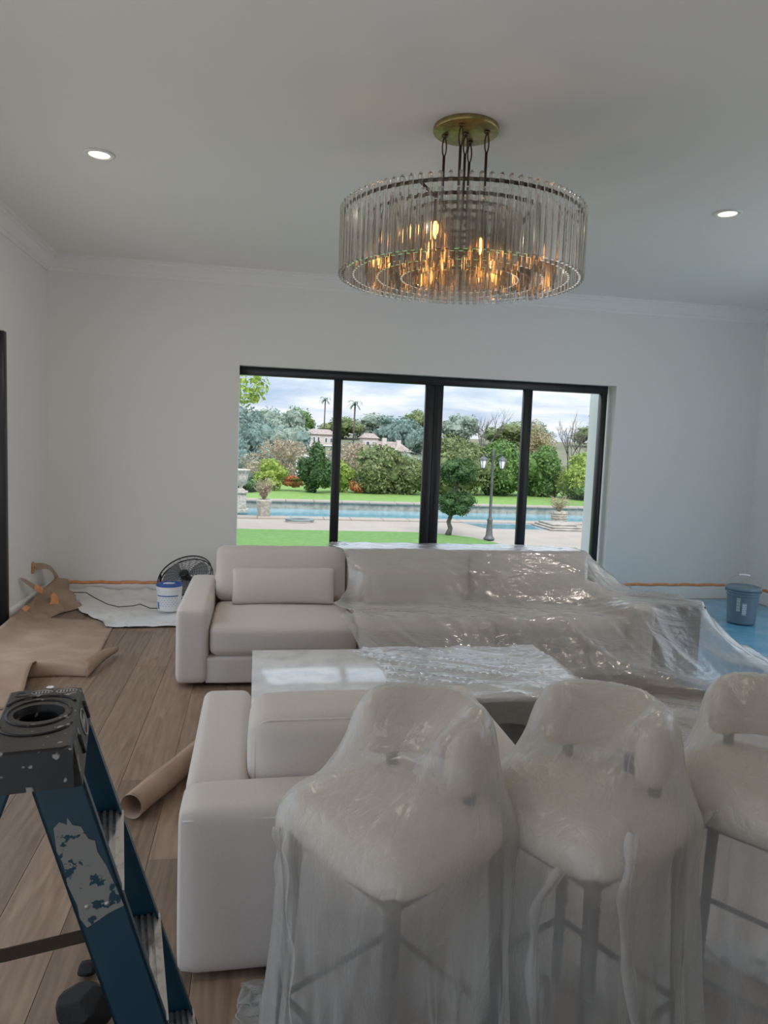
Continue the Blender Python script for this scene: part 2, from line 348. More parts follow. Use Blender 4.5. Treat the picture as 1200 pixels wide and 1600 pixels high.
wpart('stile', WX1-.115, WX1-.05, fy+.005, fy+.09, .06, WZ-.08, M['black_al'])
wpart('stile', WX0-.10, WX0-.03, fy+.005, fy+.09, .06, WZ-.08, M['black_al'])
for a, b in ((WX0-.1, XM[0]-.04), (XM[0]+.04, XM[1]-.09), (XM[1]+.09, XM[2]-.04), (XM[2]+.04, WX1-.09)):
    o = MB().add([(a, fy+.032, .06), (b, fy+.032, .06), (b, fy+.032, WZ-.08), (a, fy+.032, WZ-.08)], [(0, 1, 2, 3)]).build('pane', M['glass'], win, False)
    o.matrix_parent_inverse = Matrix.Translation(-Vector(win.location))
M['handle'] = pm('dark_pull', (.03, .03, .033), .3, .4)
for s in (-1, 1):
    o = MB().bbox(XM[1]+s*.05-.009, XM[1]+s*.05+.009, fy-.012, fy+.006, .98, 1.14, .004).build('pull_handle', M['handle'], win)
    o.matrix_parent_inverse = Matrix.Translation(-Vector(win.location))

# black framed sliding doors in the left wall
dr = tag(empty('door_1', (X0, (DY0+DY1)/2, 0)), 'black framed sliding door at the left edge', 'door', kind='structure')
def dpart(name, y0, y1, z0, z1, x0=X0-.14, x1=X0-.02, mat=None):
    o = MB().bbox(x0, x1, y0, y1, z0, z1, .003, 1).build(name, mat or M['black_al'], dr); o.matrix_parent_inverse = Matrix.Translation(-Vector(dr.location)); return o
dpart('jamb', DY1-.07, DY1, 0, DZ, X0-.16, X0+.012); dpart('jamb', DY0, DY0+.07, 0, DZ)
dpart('head_frame', DY0, DY1, DZ-.07, DZ); dpart('sill_frame', DY0, DY1, 0, .03)
ys = np.linspace(DY0+.07, DY1-.07, 5)
for k in range(5): 
    if 0 < k < 4: dpart('stile', ys[k]-.05, ys[k]+.05, .03, DZ-.07)
for k in range(4):
    o = MB().add([(X0-.08, ys[k], .03), (X0-.08, ys[k+1], .03), (X0-.08, ys[k+1], DZ-.07), (X0-.08, ys[k], DZ-.07)], [(0, 1, 2, 3)]).build('pane', M['glass'], dr, False)
    o.matrix_parent_inverse = Matrix.Translation(-Vector(dr.location))

def attach(o, root):
    o.parent = root; o.matrix_parent_inverse = (Matrix.Translation(Vector(root.location)) @ Matrix.Rotation(root.rotation_euler[2], 4, 'Z')).inverted(); return o

# ------------------------------------------------------------------ long sofa under the window
sofa = tag(empty('sofa', (1.215, 5.42, 0)), 'long off-white linen sofa in front of the garden window', 'sofa')
SX0, SX1, SY0, SY1 = -.50, 2.93, 4.80, 6.05
def sc(name, x0, x1, y0, y1, z0, z1, root, mat=None, rot=None, **k):
    o = cushion(name, x0, x1, y0, y1, z0, z1, mat or M['linen'], None, **k)
    if rot: o.rotation_euler = rot
    return attach(o, root)
sc('arm', SX0, SX0+.21, SY0, SY1, .02, .54, sofa, rad=.045, puff=(.006, .004, .008))
sc('arm', SX1-.21, SX1, SY0, SY1, .02, .54, sofa, rad=.045, puff=(.006, .004, .008))
sc('base', SX0+.19, SX1-.19, SY0+.015, SY1-.1, .02, .205, sofa, rad=.02)
sc('back_frame', SX0+.19, SX1-.19, SY1-.24, SY1, .1, .60, sofa, rad=.05)
cw = (SX1-SX0-.42)/3
for k in range(3):
    a = SX0+.21+k*cw
    sc('seat_cushion', a+.004, a+cw-.004, SY0+.012, 5.62, .205, .42, sofa, rad=.055, puff=(.0, .012, .030), wob=.002, seed=k)
    sc('back_cushion', a+.006, a+cw-.006, 5.52, 5.82, .41, .825, sofa, rad=.06, puff=(0, .05, .012), rot=(-.16, 0, 0), wob=.003, seed=5+k)
    if k == 0:
        sc('lumbar_pillow', a+.13, a+.13+.76, 5.36, 5.52, .425, .70, sofa, rad=.03, puff=(-.01, .06, -.006), rot=(-.22, 0, 0), wob=.002, seed=9)
    else:
        sc('lumbar_pillow', a+.12, a+.12+.76, 5.36, 5.52, .425, .70, sofa, rad=.03, puff=(-.01, .06, -.006), rot=(-.22, 0, 0), seed=9)

# dark box-like side table at the sofa's right end
st = tag(empty('side_table', (3.15, 5.08, 0)), 'dark box shaped side table beside the right sofa arm under plastic', 'side table')
attach(MB().bbox(2.985, 3.33, 4.86, 5.30, .03, .50, .008).build('body', pm('dark_stained_wood', (.030, .028, .027), .5), None), st)
attach(MB().bbox(2.965, 3.35, 4.84, 5.32, .50, .535, .006).build('top', pm('dark_stained_top', (.035, .032, .030), .4), None), st)
attach(MB().box(3.0, 3.315, 4.88, 5.28, 0, .03).build('plinth', M['black_pl'], None), st)

# ------------------------------------------------------------------ marble coffee table
tb = tag(empty('coffee_table', (.89, 3.85, 0)), 'low marble topped coffee table with dark grey stone sides', 'table')
attach(MB().bbox(0, 1.78, 3.40, 4.30, .375, .40, .004).build('table_top', M['marble'], None), tb)
attach(MB().bbox(.012, 1.768, 3.412, 4.288, .03, .375, .004).build('base', M['table_base'], None), tb)
attach(MB().box(.06, 1.72, 3.46, 4.24, 0, .03).build('plinth', M['black_pl'], None), tb)

# ------------------------------------------------------------------ low armchair seen from behind
ac = tag(empty('armchair', (.4, 2.65, 0)), 'low wide off-white linen armchair seen from behind, facing the window', 'armchair')
AX0, AX1, AY0, AY1, AZ = -.205, 1.0, 2.115, 3.20, .55
sc('arm', AX0, AX0+.205, AY0+.19, AY1, .02, AZ, ac, rad=.04, puff=(.004, .004, .010))
sc('arm', AX1-.205, AX1, AY0+.19, AY1, .02, AZ, ac, rad=.04, puff=(.004, .004, .010))
sc('back_frame', AX0, AX1, AY0, AY0+.215, .02, AZ, ac, rad=.035, puff=(.004, .006, .006), wob=.0015)
sc('base', AX0+.19, AX1-.19, AY0+.2, AY1-.02, .02, .21, ac, rad=.02)
sc('seat_cushion', 0.004, .792, AY0+.25, AY1-.01, .21, .43, ac, rad=.05, puff=(0, .01, .02))
bc = sc('back_cushion', .004, .792, 2.335, 2.60, .42, .745, ac, rad=.05, puff=(.012, .03, .012), wob=.003, rot=(.05, 0, 0))
def loop_pts(x0, x1, z0, z1, y, r=.05, n=6):
    P = []
    for cx, cz, a0 in ((x1-r, z1-r, 0), (x0+r, z1-r, 90), (x0+r, z0+r, 180), (x1-r, z0+r, 270)):
        for k in range(n+1):
            q = math.radians(a0+90*k/n); P.append((cx+r*math.cos(q), y, cz+r*math.sin(q)))
    return P
pp = MB().tube(loop_pts(.016, .780, .432, .735, 2.352, .05), .0045, 6, closed=True).build('piping', M['piping'], None)
pp.parent = bc; pp.matrix_parent_inverse = bc.matrix_parent_inverse.copy(); pp.matrix_parent_inverse = Matrix.Translation(-Vector(bc.location))
attach(MB().tube([(AX0+.012, AY0+.004, AZ-.035), (.4, AY0-.004, AZ-.033), (AX1-.012, AY0+.004, AZ-.035)], .003, 6).build('seam', M['piping'], None), ac)

# ------------------------------------------------------------------ thin-sheet solver (position based), used for every plastic cover
def sheet_sim(P, coll, pins=None, pin_path=None, steps=110, iters=14, dt=.016, bend=.10, g=-9.8, mu=.35, damp=.96, vmax=.8, ce=1, t0=0.0, grow=1.0, stick=0.0, seed=0):
    rs = np.random.RandomState(seed)
    nu, nv = P.shape[:2]; P = P.astype(np.float32); V = np.zeros_like(P)
    w = np.ones((nu, nv, 1), np.float32)
    if pins is not None: w[pins] = 0
    def L0(a, b): return np.linalg.norm(P[b]-P[a], axis=-1, keepdims=True)
    sl = slice; cons = []
    def addc(du, dv, k, comp):
        # independent batches
        for par in (0, 1):
            if du and not dv:
                i0 = np.array([i for i in range(nu-du) if (i//du) % 2 == par]); A = (i0, sl(None)); B = (i0+du, sl(None))
            elif dv and not du:
                j0 = np.array([j for j in range(nv-dv) if (j//dv) % 2 == par]); A = (sl(None), j0); B = (sl(None), j0+dv)
            else:
                i0 = np.array([i for i in range(nu-1) if i % 2 == par])
                if dv > 0: A = (i0, sl(0, nv-1)); B = (i0+1, sl(1, nv))
                else: A = (i0, sl(1, nv)); B = (i0+1, sl(0, nv-1))
            if len(i0 if du else j0): cons.append((A, B, L0(A, B), k, comp))
    addc(1, 0, 1.0, True); addc(0, 1, 1.0, True); addc(1, 1, .6, False); addc(1, -1, .6, False); addc(2, 0, bend, True); addc(0, 2, bend, True)
    for s in range(steps):
        V[..., 2:] += g*dt*w; V *= damp; gr = 1+(grow-1)*min(1.0, s/(.7*steps))
        sp = np.linalg.norm(V, axis=-1, keepdims=True); V *= np.minimum(1, vmax/(sp+1e-9))
        Q = P + V*dt*w
        if pin_path is not None: Q[pins] = pin_path(max(t0, min(1.0, s/(steps*.6))))
        for it in range(iters):
            for A, B, l0, k, comp in cons:
                d = Q[B]-Q[A]; l = np.linalg.norm(d, axis=-1, keepdims=True)+1e-9
                e = (l-l0*gr)/l
                if not comp: e = np.maximum(e, 0)
                wa, wb = w[A], w[B]; c = d*(k*e/(wa+wb+1e-9))
                Q[A] += c*wa; Q[B] -= c*wb
            if it % ce == ce-1 or it == iters-1:
                Q0 = Q.copy(); Q = coll(Q, max(t0, s/steps))
                if pins is not None: Q[pins] = Q0[pins]
        hit = np.linalg.norm(Q-Q0, axis=-1, keepdims=True) > 1e-7
        if stick: Q = np.where(hit, P+(Q-P)*np.array([1-stick, 1-stick, 1], np.float32), Q)
        Vn = (Q-P)/dt
        V = np.where(hit, Vn*(1-mu), Vn); P = Q
    return P
def refine(P):
    """double the resolution of a sheet"""
    a, b = P.shape[:2]; Q = np.zeros((2*a-1, b, 3)); Q[::2] = P; Q[1::2] = (P[1:]+P[:-1])/2
    R = np.zeros((2*a-1, 2*b-1, 3)); R[:, ::2] = Q; R[:, 1::2] = (Q[:, 1:]+Q[:, :-1])/2; return R
def col_box(c, h, r, rz=0.0):
    c = np.array(c); h = np.array(h)-r; ca, sa = math.cos(rz), math.sin(rz)
    def fn(Q):
        d = Q-c; x = d[..., 0]*ca+d[..., 1]*sa; y = -d[..., 0]*sa+d[..., 1]*ca
        L_ = np.stack([x, y, d[..., 2]], -1); q = np.clip(L_, -h, h); dv = L_-q; dist = np.linalg.norm(dv, axis=-1)
        out = L_.copy()
        m = (dist < r) & (dist > 1e-9); out[m] = q[m]+dv[m]/dist[m][:, None]*r
        ins = dist <= 1e-9
        if ins.any():
            pen = h-np.abs(L_[ins]); ax = pen.argmin(-1); t = L_[ins]; ii = np.arange(len(t)); t[ii, ax] = np.sign(t[ii, ax]+1e-9)*(h[ax]+r); out[ins] = t
        X = out[..., 0]*ca-out[..., 1]*sa; Y = out[..., 0]*sa+out[..., 1]*ca
        return np.stack([X, Y, out[..., 2]], -1)+c
    return fn
def col_caps(pts, r, zs=1.0):
    """thick bent roll: spheres along a polyline, squashed/stretched in z by zs"""
    pts = [np.array(p) for p in pts]
    def fn(Q):
        best = np.full(Q.shape[:2], 1e9); cp = np.zeros_like(Q)
        for a, b in zip(pts[:-1], pts[1:]):
            ab = b-a; t = np.clip(((Q-a)@ab)/(ab@ab), 0, 1); c = a+t[..., None]*ab; d = Q-c; d[..., 2] /= zs
            l = np.linalg.norm(d, axis=-1); m = l < best; best[m] = l[m]; cp[m] = c[m]
        m = best < r
        if m.any():
            d = Q[m]-cp[m]; d[:, 2] /= zs; l = np.linalg.norm(d, axis=-1, keepdims=True)+1e-9; d = d/l*r; d[:, 2] *= zs; Q = Q.copy(); Q[m] = cp[m]+d
        return Q
    return fn
def col_floor(z=.004):
    def fn(Q):
        Q = Q.copy(); Q[..., 2] = np.maximum(Q[..., 2], z); return Q
    return fn
def col_lim(ax, lo=None, hi=None, soft=0.0):
    def fn(Q):
        Q = Q.copy()
        if lo is not None: Q[..., ax] = np.maximum(Q[..., ax], lo)
        if hi is not None: Q[..., ax] = np.minimum(Q[..., ax], hi)
        return Q
    return fn
def chain(*fs):
    def fn(Q):
        for f in fs: Q = f(Q)
        return Q
    return fn
def sheet_obj(name, P, mat, parent=None, sub=1):
    o = MB().grid(P).build(name, mat, parent, False)
    if sub:
        md = o.modifiers.new('smooth', 'SUBSURF'); md.levels = sub; md.render_levels = sub
    return o

# ------------------------------------------------------------------ big plastic sheet over sofa, side table and coffee table
M['sheet'] = film('clear_sheeting', .40, (.86, .845, .83), .14, wr=[(1.6, (1.0, 7.0, 2.0), .40, math.radians(32)), (9, (1, 3, 1), .18, math.radians(38))], gloss=1.7, trl=.45)
def big_sheet():
    xs = np.linspace(.54, 3.95, 57); ys = np.linspace(3.22, 6.42, 48)
    Xg, Yg = np.meshgrid(xs, ys, indexing='ij')
    Zg = .96+.015*vnoise(Xg*4, Yg*4, 3)+.01*vnoise(Xg*9, Yg*9, 4)
    P = np.stack([Xg, Yg, Zg], -1)
    e = .010
    fs = [col_floor(.006), col_box((1.215, 5.42, .11), (1.72, .63, .105), .02),
          col_box((SX1-.105, 5.425, .28), (.105+e, .625+e, .262+e), .05), col_box((1.215, 5.22, .31), (1.51, .43+e, .145+e), .05),
          col_box((1.215, 5.66, .58), (1.51, .22+e, .262+e), .07), col_box((1.72, 5.46, .56), (.94, .17, .165), .05), col_box((1.215, 5.93, .3), (1.51, .13, .31), .05),
          col_box((3.157, 5.08, .27), (.195+e, .24+e, .27+e), .015), col_box((.89, 3.85, .2), (.89+e, .45+e, .205+.006), .008),
          col_lim(1, None, 7.5)]
    # corners and right hem are pulled out over the floor
    pins = np.zeros(P.shape[:2], bool); pins[-1, ::3] = True
    left = {3: (.60, 3.48, .425), 13: (.58, 4.15, .425), 23: (.57, 4.86, .47), 30: (.57, 5.22, .48), 39: (.57, 5.62, .862), 44: (.57, 5.86, .80)}
    goal_all = P.copy()
    goal_all[-1, :, 0] = 4.85-.55*(P[-1, :, 1]-3.2)/3.2; goal_all[-1, :, 1] = 3.05+(P[-1, :, 1]-3.2)*.62; goal_all[-1, :, 2] = .008
    for j_, g_ in left.items(): pins[0, j_] = True; goal_all[0, j_] = g_
    start = P[pins].copy(); goal = goal_all[pins]
    cf = chain(*fs)
    P = sheet_sim(P, lambda Q, t: cf(Q), pins, lambda t: start+(goal-start)*t, steps=130, iters=14, bend=.06, mu=.6, ce=2, stick=.75, g=-4.0, seed=1)
    P = refine(P); P[..., 2] += .012*np.abs(vnoise(P[..., 0]*14, P[..., 1]*14, 8))
    pins = np.zeros(P.shape[:2], bool); pins[-1, :] = True; pins[0, [6, 26, 46, 60, 78, 88]] = True
    P = sheet_sim(P, lambda Q, t: cf(Q), pins, None, steps=22, iters=10, bend=.05, mu=.6, ce=2, stick=.5, g=-4.0, grow=1.008)
    # taut diagonal creases radiating from the sofa towards the pulled-down right hem
    P = refine(P); c_, s_ = math.cos(math.radians(-32)), math.sin(math.radians(-32))
    a_ = P[..., 0]*c_+P[..., 1]*s_; b_ = -P[..., 0]*s_+P[..., 1]*c_
    wv_ = vnoise(a_*.7+30, b_*8+30+1.2*vnoise(a_*1.5+5, b_*1.5+5, 53), 51); w2_ = vnoise(a_*.9+10, b_*16+10, 52)
    rid = np.clip(.12-np.abs(wv_), 0, 1)/.12; r2 = np.clip(.12-np.abs(w2_), 0, 1)/.12
    P[..., 2] += (.020*rid**1.3+.009*r2**1.3)*np.where(P[..., 2] > .78, .25, 1.0)
    return P
bs = sheet_obj('plastic_sheet', big_sheet(), M['sheet'], None, 0)
tag(bs, 'large clear plastic sheet draped over the sofa and coffee table', 'plastic sheet')

# ------------------------------------------------------------------ counter stools in plastic covers
M['stool_dark'] = pm('dark_stained_legs', (.022, .020, .019), .45)
M['stool_fab'] = pm('beige_boucle', (.70, .62, .55), .95, noise=(120, (.62, .54, .47), 4), bump=(160, .5, .004))
M['bag'] = film('milky_plastic_cover', .43, (.84, .84, .83), .26, wr=[(3.0, (2.5, 2.5, 1.0), .40, 0.0), (14, (1, 1, .5), .20, .6)], gloss=.9, trl=.66)
def arc_pts(n=13, r=.156, a0=-14, a1=194, cy_=.062, z=.0):
    return [(r*math.cos(math.radians(a0+(a1-a0)*k/(n-1))), cy_+r*.95*math.sin(math.radians(a0+(a1-a0)*k/(n-1))), z) for k in range(n)]
ZB = .902
def make_stool(loc, rz):
    root = empty('counter_stool', loc, rz)
    sm = cushion_mesh(.45, .44, .125, rad=.060, puff=(.015, .015, .018), n=12)
    for v in sm.vertices:
        q = abs(v.co.x/.225)*abs(v.co.y/.22); f_ = 1-.13*min(1, q)**2; v.co.x *= f_; v.co.y *= f_
    se = link('seat', sm, M['stool_fab'], root); se.location = (0, 0, .710)
    bk = MB().tube(arc_pts(25, z=ZB), [.026, .034, .038]+[.041]*19+[.038, .034, .026], 14, flat=2.25).build('backrest', M['stool_fab'], root)
    bkp = arc_pts(25)
    for s in (0, -1): pass
    for k in (4, 12, 20):
        p = bkp[k]; MB().tube([(p[0]*.93, p[1]*.93, .69), (p[0], p[1], ZB-.02)], .016, 8).build('back_post', M['stool_dark'], root)
    for sx in (-1, 1):
        for sy in (-1, 1):
            MB().tube([(sx*.205, sy*.20, 0), (sx*.18, sy*.175, .665)], [.014, .020], 8).build('leg', M['stool_dark'], root)
    MB().bbox(-.19, .19, -.185, .185, .640, .672, .006).build('seat_frame', M['stool_dark'], root)
    for a, b in (((-.193, -.188), (.193, -.188)), ((.193, -.188), (.193, .188)), ((.193, .188), (-.193, .188)), ((-.193, .188), (-.193, -.188))):
        MB().tube([(a[0]*1.02, a[1]*1.02, .22), (b[0]*1.02, b[1]*1.02, .22)], .009, 8).build('footrest', M['stool_dark'], root)
    return root
STOOLS = [((.365, 1.70, 0), -58), ((.865, 1.71, 0), -64), ((1.43, 1.74, 0), -55)]
SLAB = ['beige counter stool under milky plastic, nearest the blue ladder', 'beige counter stool under milky plastic, middle of the three', 'beige counter stool under milky plastic, at the right edge of the photo']
CLAB = ['milky plastic cover over the stool nearest the blue ladder', 'milky plastic cover bunched and tied over the middle stool', 'milky plastic cover over the stool at the right edge']
PLEATS = [[[(.07, .74), (.079, .64), (.097, .42), (.10, .15)]],
          [[(.697, .72), (.669, .636), (.658, .516), (.652, .362), (.65, .15)], [(.86, .80), (.835, .70), (.835, .592), (.881, .337), (.89, .15)]],
          [[(1.19, .74), (1.15, .635), (1.14, .479), (1.135, .322), (1.13, .15)]]]
LIM = [(-.03, .66), (.585, 1.18), (1.12, 1.85)]
for k, (loc, a) in enumerate(STOOLS):
    rz = math.radians(a)
    tag(make_stool(loc, rz), SLAB[k], 'stool', 'counter stools under plastic')
    n = 52; half = .96
    u = np.linspace(-half, half, n); U, Vv = np.meshgrid(u, u, indexing='ij')
    ra = math.radians((18, -12, 30)[k]); 
    Xg = loc[0]+(-.02, .02, .03)[k]+U*math.cos(ra)-Vv*math.sin(ra); Yg = loc[1]-.02+U*math.sin(ra)+Vv*math.cos(ra)
    P = np.stack([Xg, Yg, 1.06+.03*vnoise(U*5+9, Vv*5+9, 11+k)+.02*vnoise(U*12+30, Vv*12+30, 15+k)], -1)
    M4 = Matrix.Translation(Vector(loc)) @ Matrix.Rotation(rz, 4, 'Z')
    pts = [tuple(M4 @ Vector(q)) for q in arc_pts(11, z=ZB)]
    colf0 = chain(col_box((loc[0], loc[1], .705), (.250, .245, .100), .095, rz), col_caps(pts, .056, 2.1), col_box((loc[0], loc[1], .33), (.205, .20, .34), .03, rz), col_floor(.006))
    lo_, hi_ = LIM[k]
    def colf(Q, t, colf0=colf0, lo_=lo_, hi_=hi_, loc=loc):
        q = max(0.0, 1-t/.62)
        Q = Q.copy(); Q[..., 0] = np.clip(Q[..., 0], lo_-q*(1.3+lo_-loc[0]), hi_+q*(1.3-hi_+loc[0])); Q[..., 1] = np.clip(Q[..., 1], 1.14-q*.9, 2.095+q*1.0)
        return colf0(Q)
    pn = np.zeros(P.shape[:2], bool)
    for lx, ly, lr in ((0, .055, .075), (0, -.06, .08), (-.11, -.11, .06), (.11, -.11, .06)):
        hc = M4 @ Vector((lx, ly, .80)); pn |= np.hypot(P[..., 0]-hc.x, P[..., 1]-hc.y) < lr
    ps = P[pn].copy(); pg = ps.copy(); pg[:, 2] = .812
    R_ = sheet_sim(P, colf, pn, lambda t, ps=ps, pg=pg: ps+(pg-ps)*min(1, t*1.6), steps=125, iters=9, bend=.03, mu=.3, grow=1.22, stick=.3, seed=k)
    R_ = refine(R_); R_ += .006*np.stack([vnoise(R_[..., 1]*20, R_[..., 2]*20, 3+k), vnoise(R_[..., 0]*20, R_[..., 2]*20, 6+k), vnoise(R_[..., 0]*20, R_[..., 1]*20, 9+k)], -1)
    R_ = sheet_sim(R_, colf, steps=30, iters=8, bend=.015, mu=.3, ce=2, t0=1.0, grow=1.05, stick=.5)
    # where the sheet is pressed against its neighbour, let it stay gently rippled
    dz = .012*vnoise(R_[..., 2]*6+R_[..., 1]*9+40, R_[..., 1]*13+20, 31+k)
    R_[..., 0] += dz*np.clip((.72-R_[..., 2])/.3, 0, 1)
    o = sheet_obj('stool_cover', R_, M['bag']); tag(o, CLAB[k], 'plastic cover', 'stool covers')
    for path in PLEATS[k]:
        G = []; ts = np.linspace(0, len(path)-1.001, 26); rr_ = random.Random(k+len(path))
        for i_, t in enumerate(ts):
            a_, f_ = int(t), t-int(t); x_ = path[a_][0]*(1-f_)+path[a_+1][0]*f_; z_ = path[a_][1]*(1-f_)+path[a_+1][1]*f_
            m_ = (np.abs(R_[..., 0]-x_) < .035) & (np.abs(R_[..., 2]-z_) < .04); y_ = R_[..., 1][m_].min() if m_.any() else 1.45
            G.append([x_, y_-.010, z_, .011+.006*math.sin(i_*.9)+.003*rr_.random()])
        G = np.array(G); G[:, 1] = np.convolve(np.pad(G[:, 1], 3, 'edge'), np.ones(7)/7, 'valid')
        W = []
        for i_, (x_, y_, z_, w_) in enumerate(G):
            W.append([(x_-w_, y_+.010, z_), (x_-w_*.35, y_-.008, z_), (x_+w_*.3, y_+.002*math.sin(i_), z_+.004), (x_+w_*.1, y_-.012, z_), (x_+w_, y_+.010, z_)])
        MB().grid(W).build('pleat', M['bag'], o, False)

# ------------------------------------------------------------------ recessed ceiling lamps
M['lens'] = pm('lamp_lens', (1, .97, .9), .4, emit=((1, .88, .62), 2.6))
M['baffle'] = pm('lamp_baffle', (.88, .87, .85), .4)
CAN_POWER = 7
def can(x, y, lab, power=CAN_POWER):
    root = tag(empty('recessed_light', (x, y, ZC)), lab, 'ceiling light', 'recessed ceiling lights')
    MB().lathe([(.062, -.001), (.092, -.001), (.092, -.006), (.085, -.009), (.066, -.009), (.062, -.001)], n=32).build('trim_ring', M['trim'], root)
    MB().lathe([(.064, -.008), (.060, -.0035), (.058, -.003)], n=32).build('baffle', M['baffle'], root)
    m_ = MB(); m_.add([(.060*math.cos(2*PI*k/32), .060*math.sin(2*PI*k/32), -.004) for k in range(32)], [tuple(range(32))]); m_.build('lens', M['lens'], root, False)
    d = bpy.data.lights.new('lamp_light', 'AREA'); d.shape = 'DISK'; d.size = .12; d.energy = power; d.color = (1, .88, .74)
    lo = bpy.data.objects.new('lamp_light', d); COL.objects.link(lo); lo.parent = root; lo.location = (0, 0, -.012)
    return root
can(-.983, 4.829, 'lit round recessed ceiling light at the left'); can(3.194, 4.727, 'lit round recessed ceiling light at the right of the chandelier')
can(-.95, 1.7, 'unseen recessed light added above the ladder for brightness', 4); can(3.2, 1.7, 'unseen recessed light added right of the stools for brightness', 4)  # two unseen lamps, added to brighten the near end of the room

# ------------------------------------------------------------------ chandelier
CX, CY = 1.062, 3.90
M['crystal'] = bpy.data.materials.new('clear_crystal'); M['crystal'].use_nodes = True
_b = M['crystal'].node_tree.nodes['Principled BSDF']; _b.inputs['Base Color'].default_value = (.97, .94, .89, 1); _b.inputs['Roughness'].default_value = .06; _b.inputs['Transmission Weight'].default_value = .95; _b.inputs['IOR'].default_value = 1.48
M['bulb'] = pm('glowing_bulb', (1, .6, .25), .3, emit=((1, .42, .11), 26.0))
ch = tag(empty('chandelier', (CX, CY, ZC)), 'round brass chandelier with tiers of hanging clear crystal rods', 'chandelier')
zr = 2.862 - ZC
MB().lathe([(0, 0), (.172, 0), (.174, -.004), (.174, -.024), (.170, -.028), (0, -.028)], n=48).build('canopy', M['brass'], ch)
def ring(name, r, z, h=.016, t=.006):
    return MB().lathe([(r-t, z-h/2), (r, z-h/2), (r, z+h/2), (r-t, z+h/2), (r-t, z-h/2)], n=72).build(name, M['bronze'], ch)
RR = [.640, .500, .370, .245, .125]
for k, r in enumerate(RR): ring('ring', r, zr if k == 0 else zr-.012)
for k in range(4):
    a = PI/4+k*PI/2+.2
    MB().tube([(.05*math.cos(a), .05*math.sin(a), zr), (.637*math.cos(a), .637*math.sin(a), zr)], .0075, 8).build('spoke', M['bronze'], ch)
stems = [(.115*math.cos(PI/4+k*PI/2+.3), .115*math.sin(PI/4+k*PI/2+.3)) for k in range(4)]+[(0, 0)]
for x, y in stems:
    s_ = MB().tube([(x, y, -.135), (x, y, zr)], .0075, 8).build('stem', M['bronze'], ch)
    MB().lathe([(0, -.026), (.016, -.027), (.018, -.034), (.010, -.042), (0, -.044)], (x, y, 0), 16).build('stem_cup', M['bronze'], s_)
    lp = [(x+.011*math.cos(q), y, -.090+.047*math.sin(q)) for q in np.linspace(0, 2*PI, 20, endpoint=False)]
    MB().tube(lp, .004, 6, closed=True).build('chain_link', M['bronze'], s_)
def crystal_mesh(L_, w_=.021, t_=.010, hook=True):
    m_ = MB(); c_ = .0025; a, b = w_/2, t_/2
    ring_ = lambda a, b, z: [(-a, -b, z), (a, -b, z), (a, b, z), (-a, b, z)]
    V = ring_(a-c_, b-c_, -L_)+ring_(a, b, -L_+c_)+ring_(a, b, -c_)+ring_(a-c_, b-c_, 0)
    F_ = [(3, 2, 1, 0), (12, 13, 14, 15)]
    for i in range(3):
        for k in range(4): F_.append((i*4+k, i*4+(k+1) % 4, i*4+4+(k+1) % 4, i*4+4+k))
    m_.add(V, F_)
    if hook: m_.box(-a*.5, a*.5, -b, .030, 0.0005, .006); m_.box(-a*.5, a*.5, .024, .030, -.02, 0.0)
    me = m_.mesh('crystal_rod'); me.materials.append(M['crystal']); return me
rows = [(.652, 88, zr+.028, .335, True), (.508, 76, zr-.005, .305, False), (.378, 60, zr-.005, .305, False), (.253, 46, zr-.005, .305, False), (.133, 28, zr-.005, .305, False)]
for r, n_, zt, L_, hk in rows:
    me = crystal_mesh(L_, hook=hk)
    for k in range(n_):
        a = 2*PI*(k+(.5 if not hk else 0))/n_
        o = link('crystal_rod', me, None, ch); o.location = (r*math.cos(a), r*math.sin(a), zt); o.rotation_euler = (0, 0, a+PI/2)
xm = MB()   # the tightly packed second row behind the outer rods, past counting
for r, n_, zt, L_ in ((.632, 96, zr-.03, .275), (.575, 84, zr-.06, .24), (.445, 66, zr-.04, .265), (.315, 50, zr-.04, .265)):
    for k in range(n_):
        a = 2*PI*(k+.5)/n_; ca, sa = math.cos(a), math.sin(a); w2, t2 = .0105, .005
        V = [(r*ca-sa*p*w2+ca*q*t2, r*sa+ca*p*w2+sa*q*t2, z) for z in (zt-L_, zt) for p, q in ((-1, -1), (1, -1), (1, 1), (-1, 1))]
        xm.add(V, [(0, 3, 2, 1), (4, 5, 6, 7), (0, 1, 5, 4), (1, 2, 6, 5), (2, 3, 7, 6), (3, 0, 4, 7)])
tag(xm.build('crystal_rows', M['crystal'], ch, False), kind='stuff')
for k in range(8):
    a = 2*PI*k/8+.25; r = .47 if k % 2 else .20
    x, y = r*math.cos(a), r*math.sin(a)
    sk = MB().tube([(x, y, zr), (x, y, zr-.13)], .011, 10).build('bulb_socket', M['bronze'], ch)
    MB().lathe([(0, -.130), (.007, -.132), (.013, -.152), (.0145, -.168), (.010, -.190), (.004, -.208), (0, -.214)], (x, y, zr), 14).build('bulb', M['bulb'], sk)

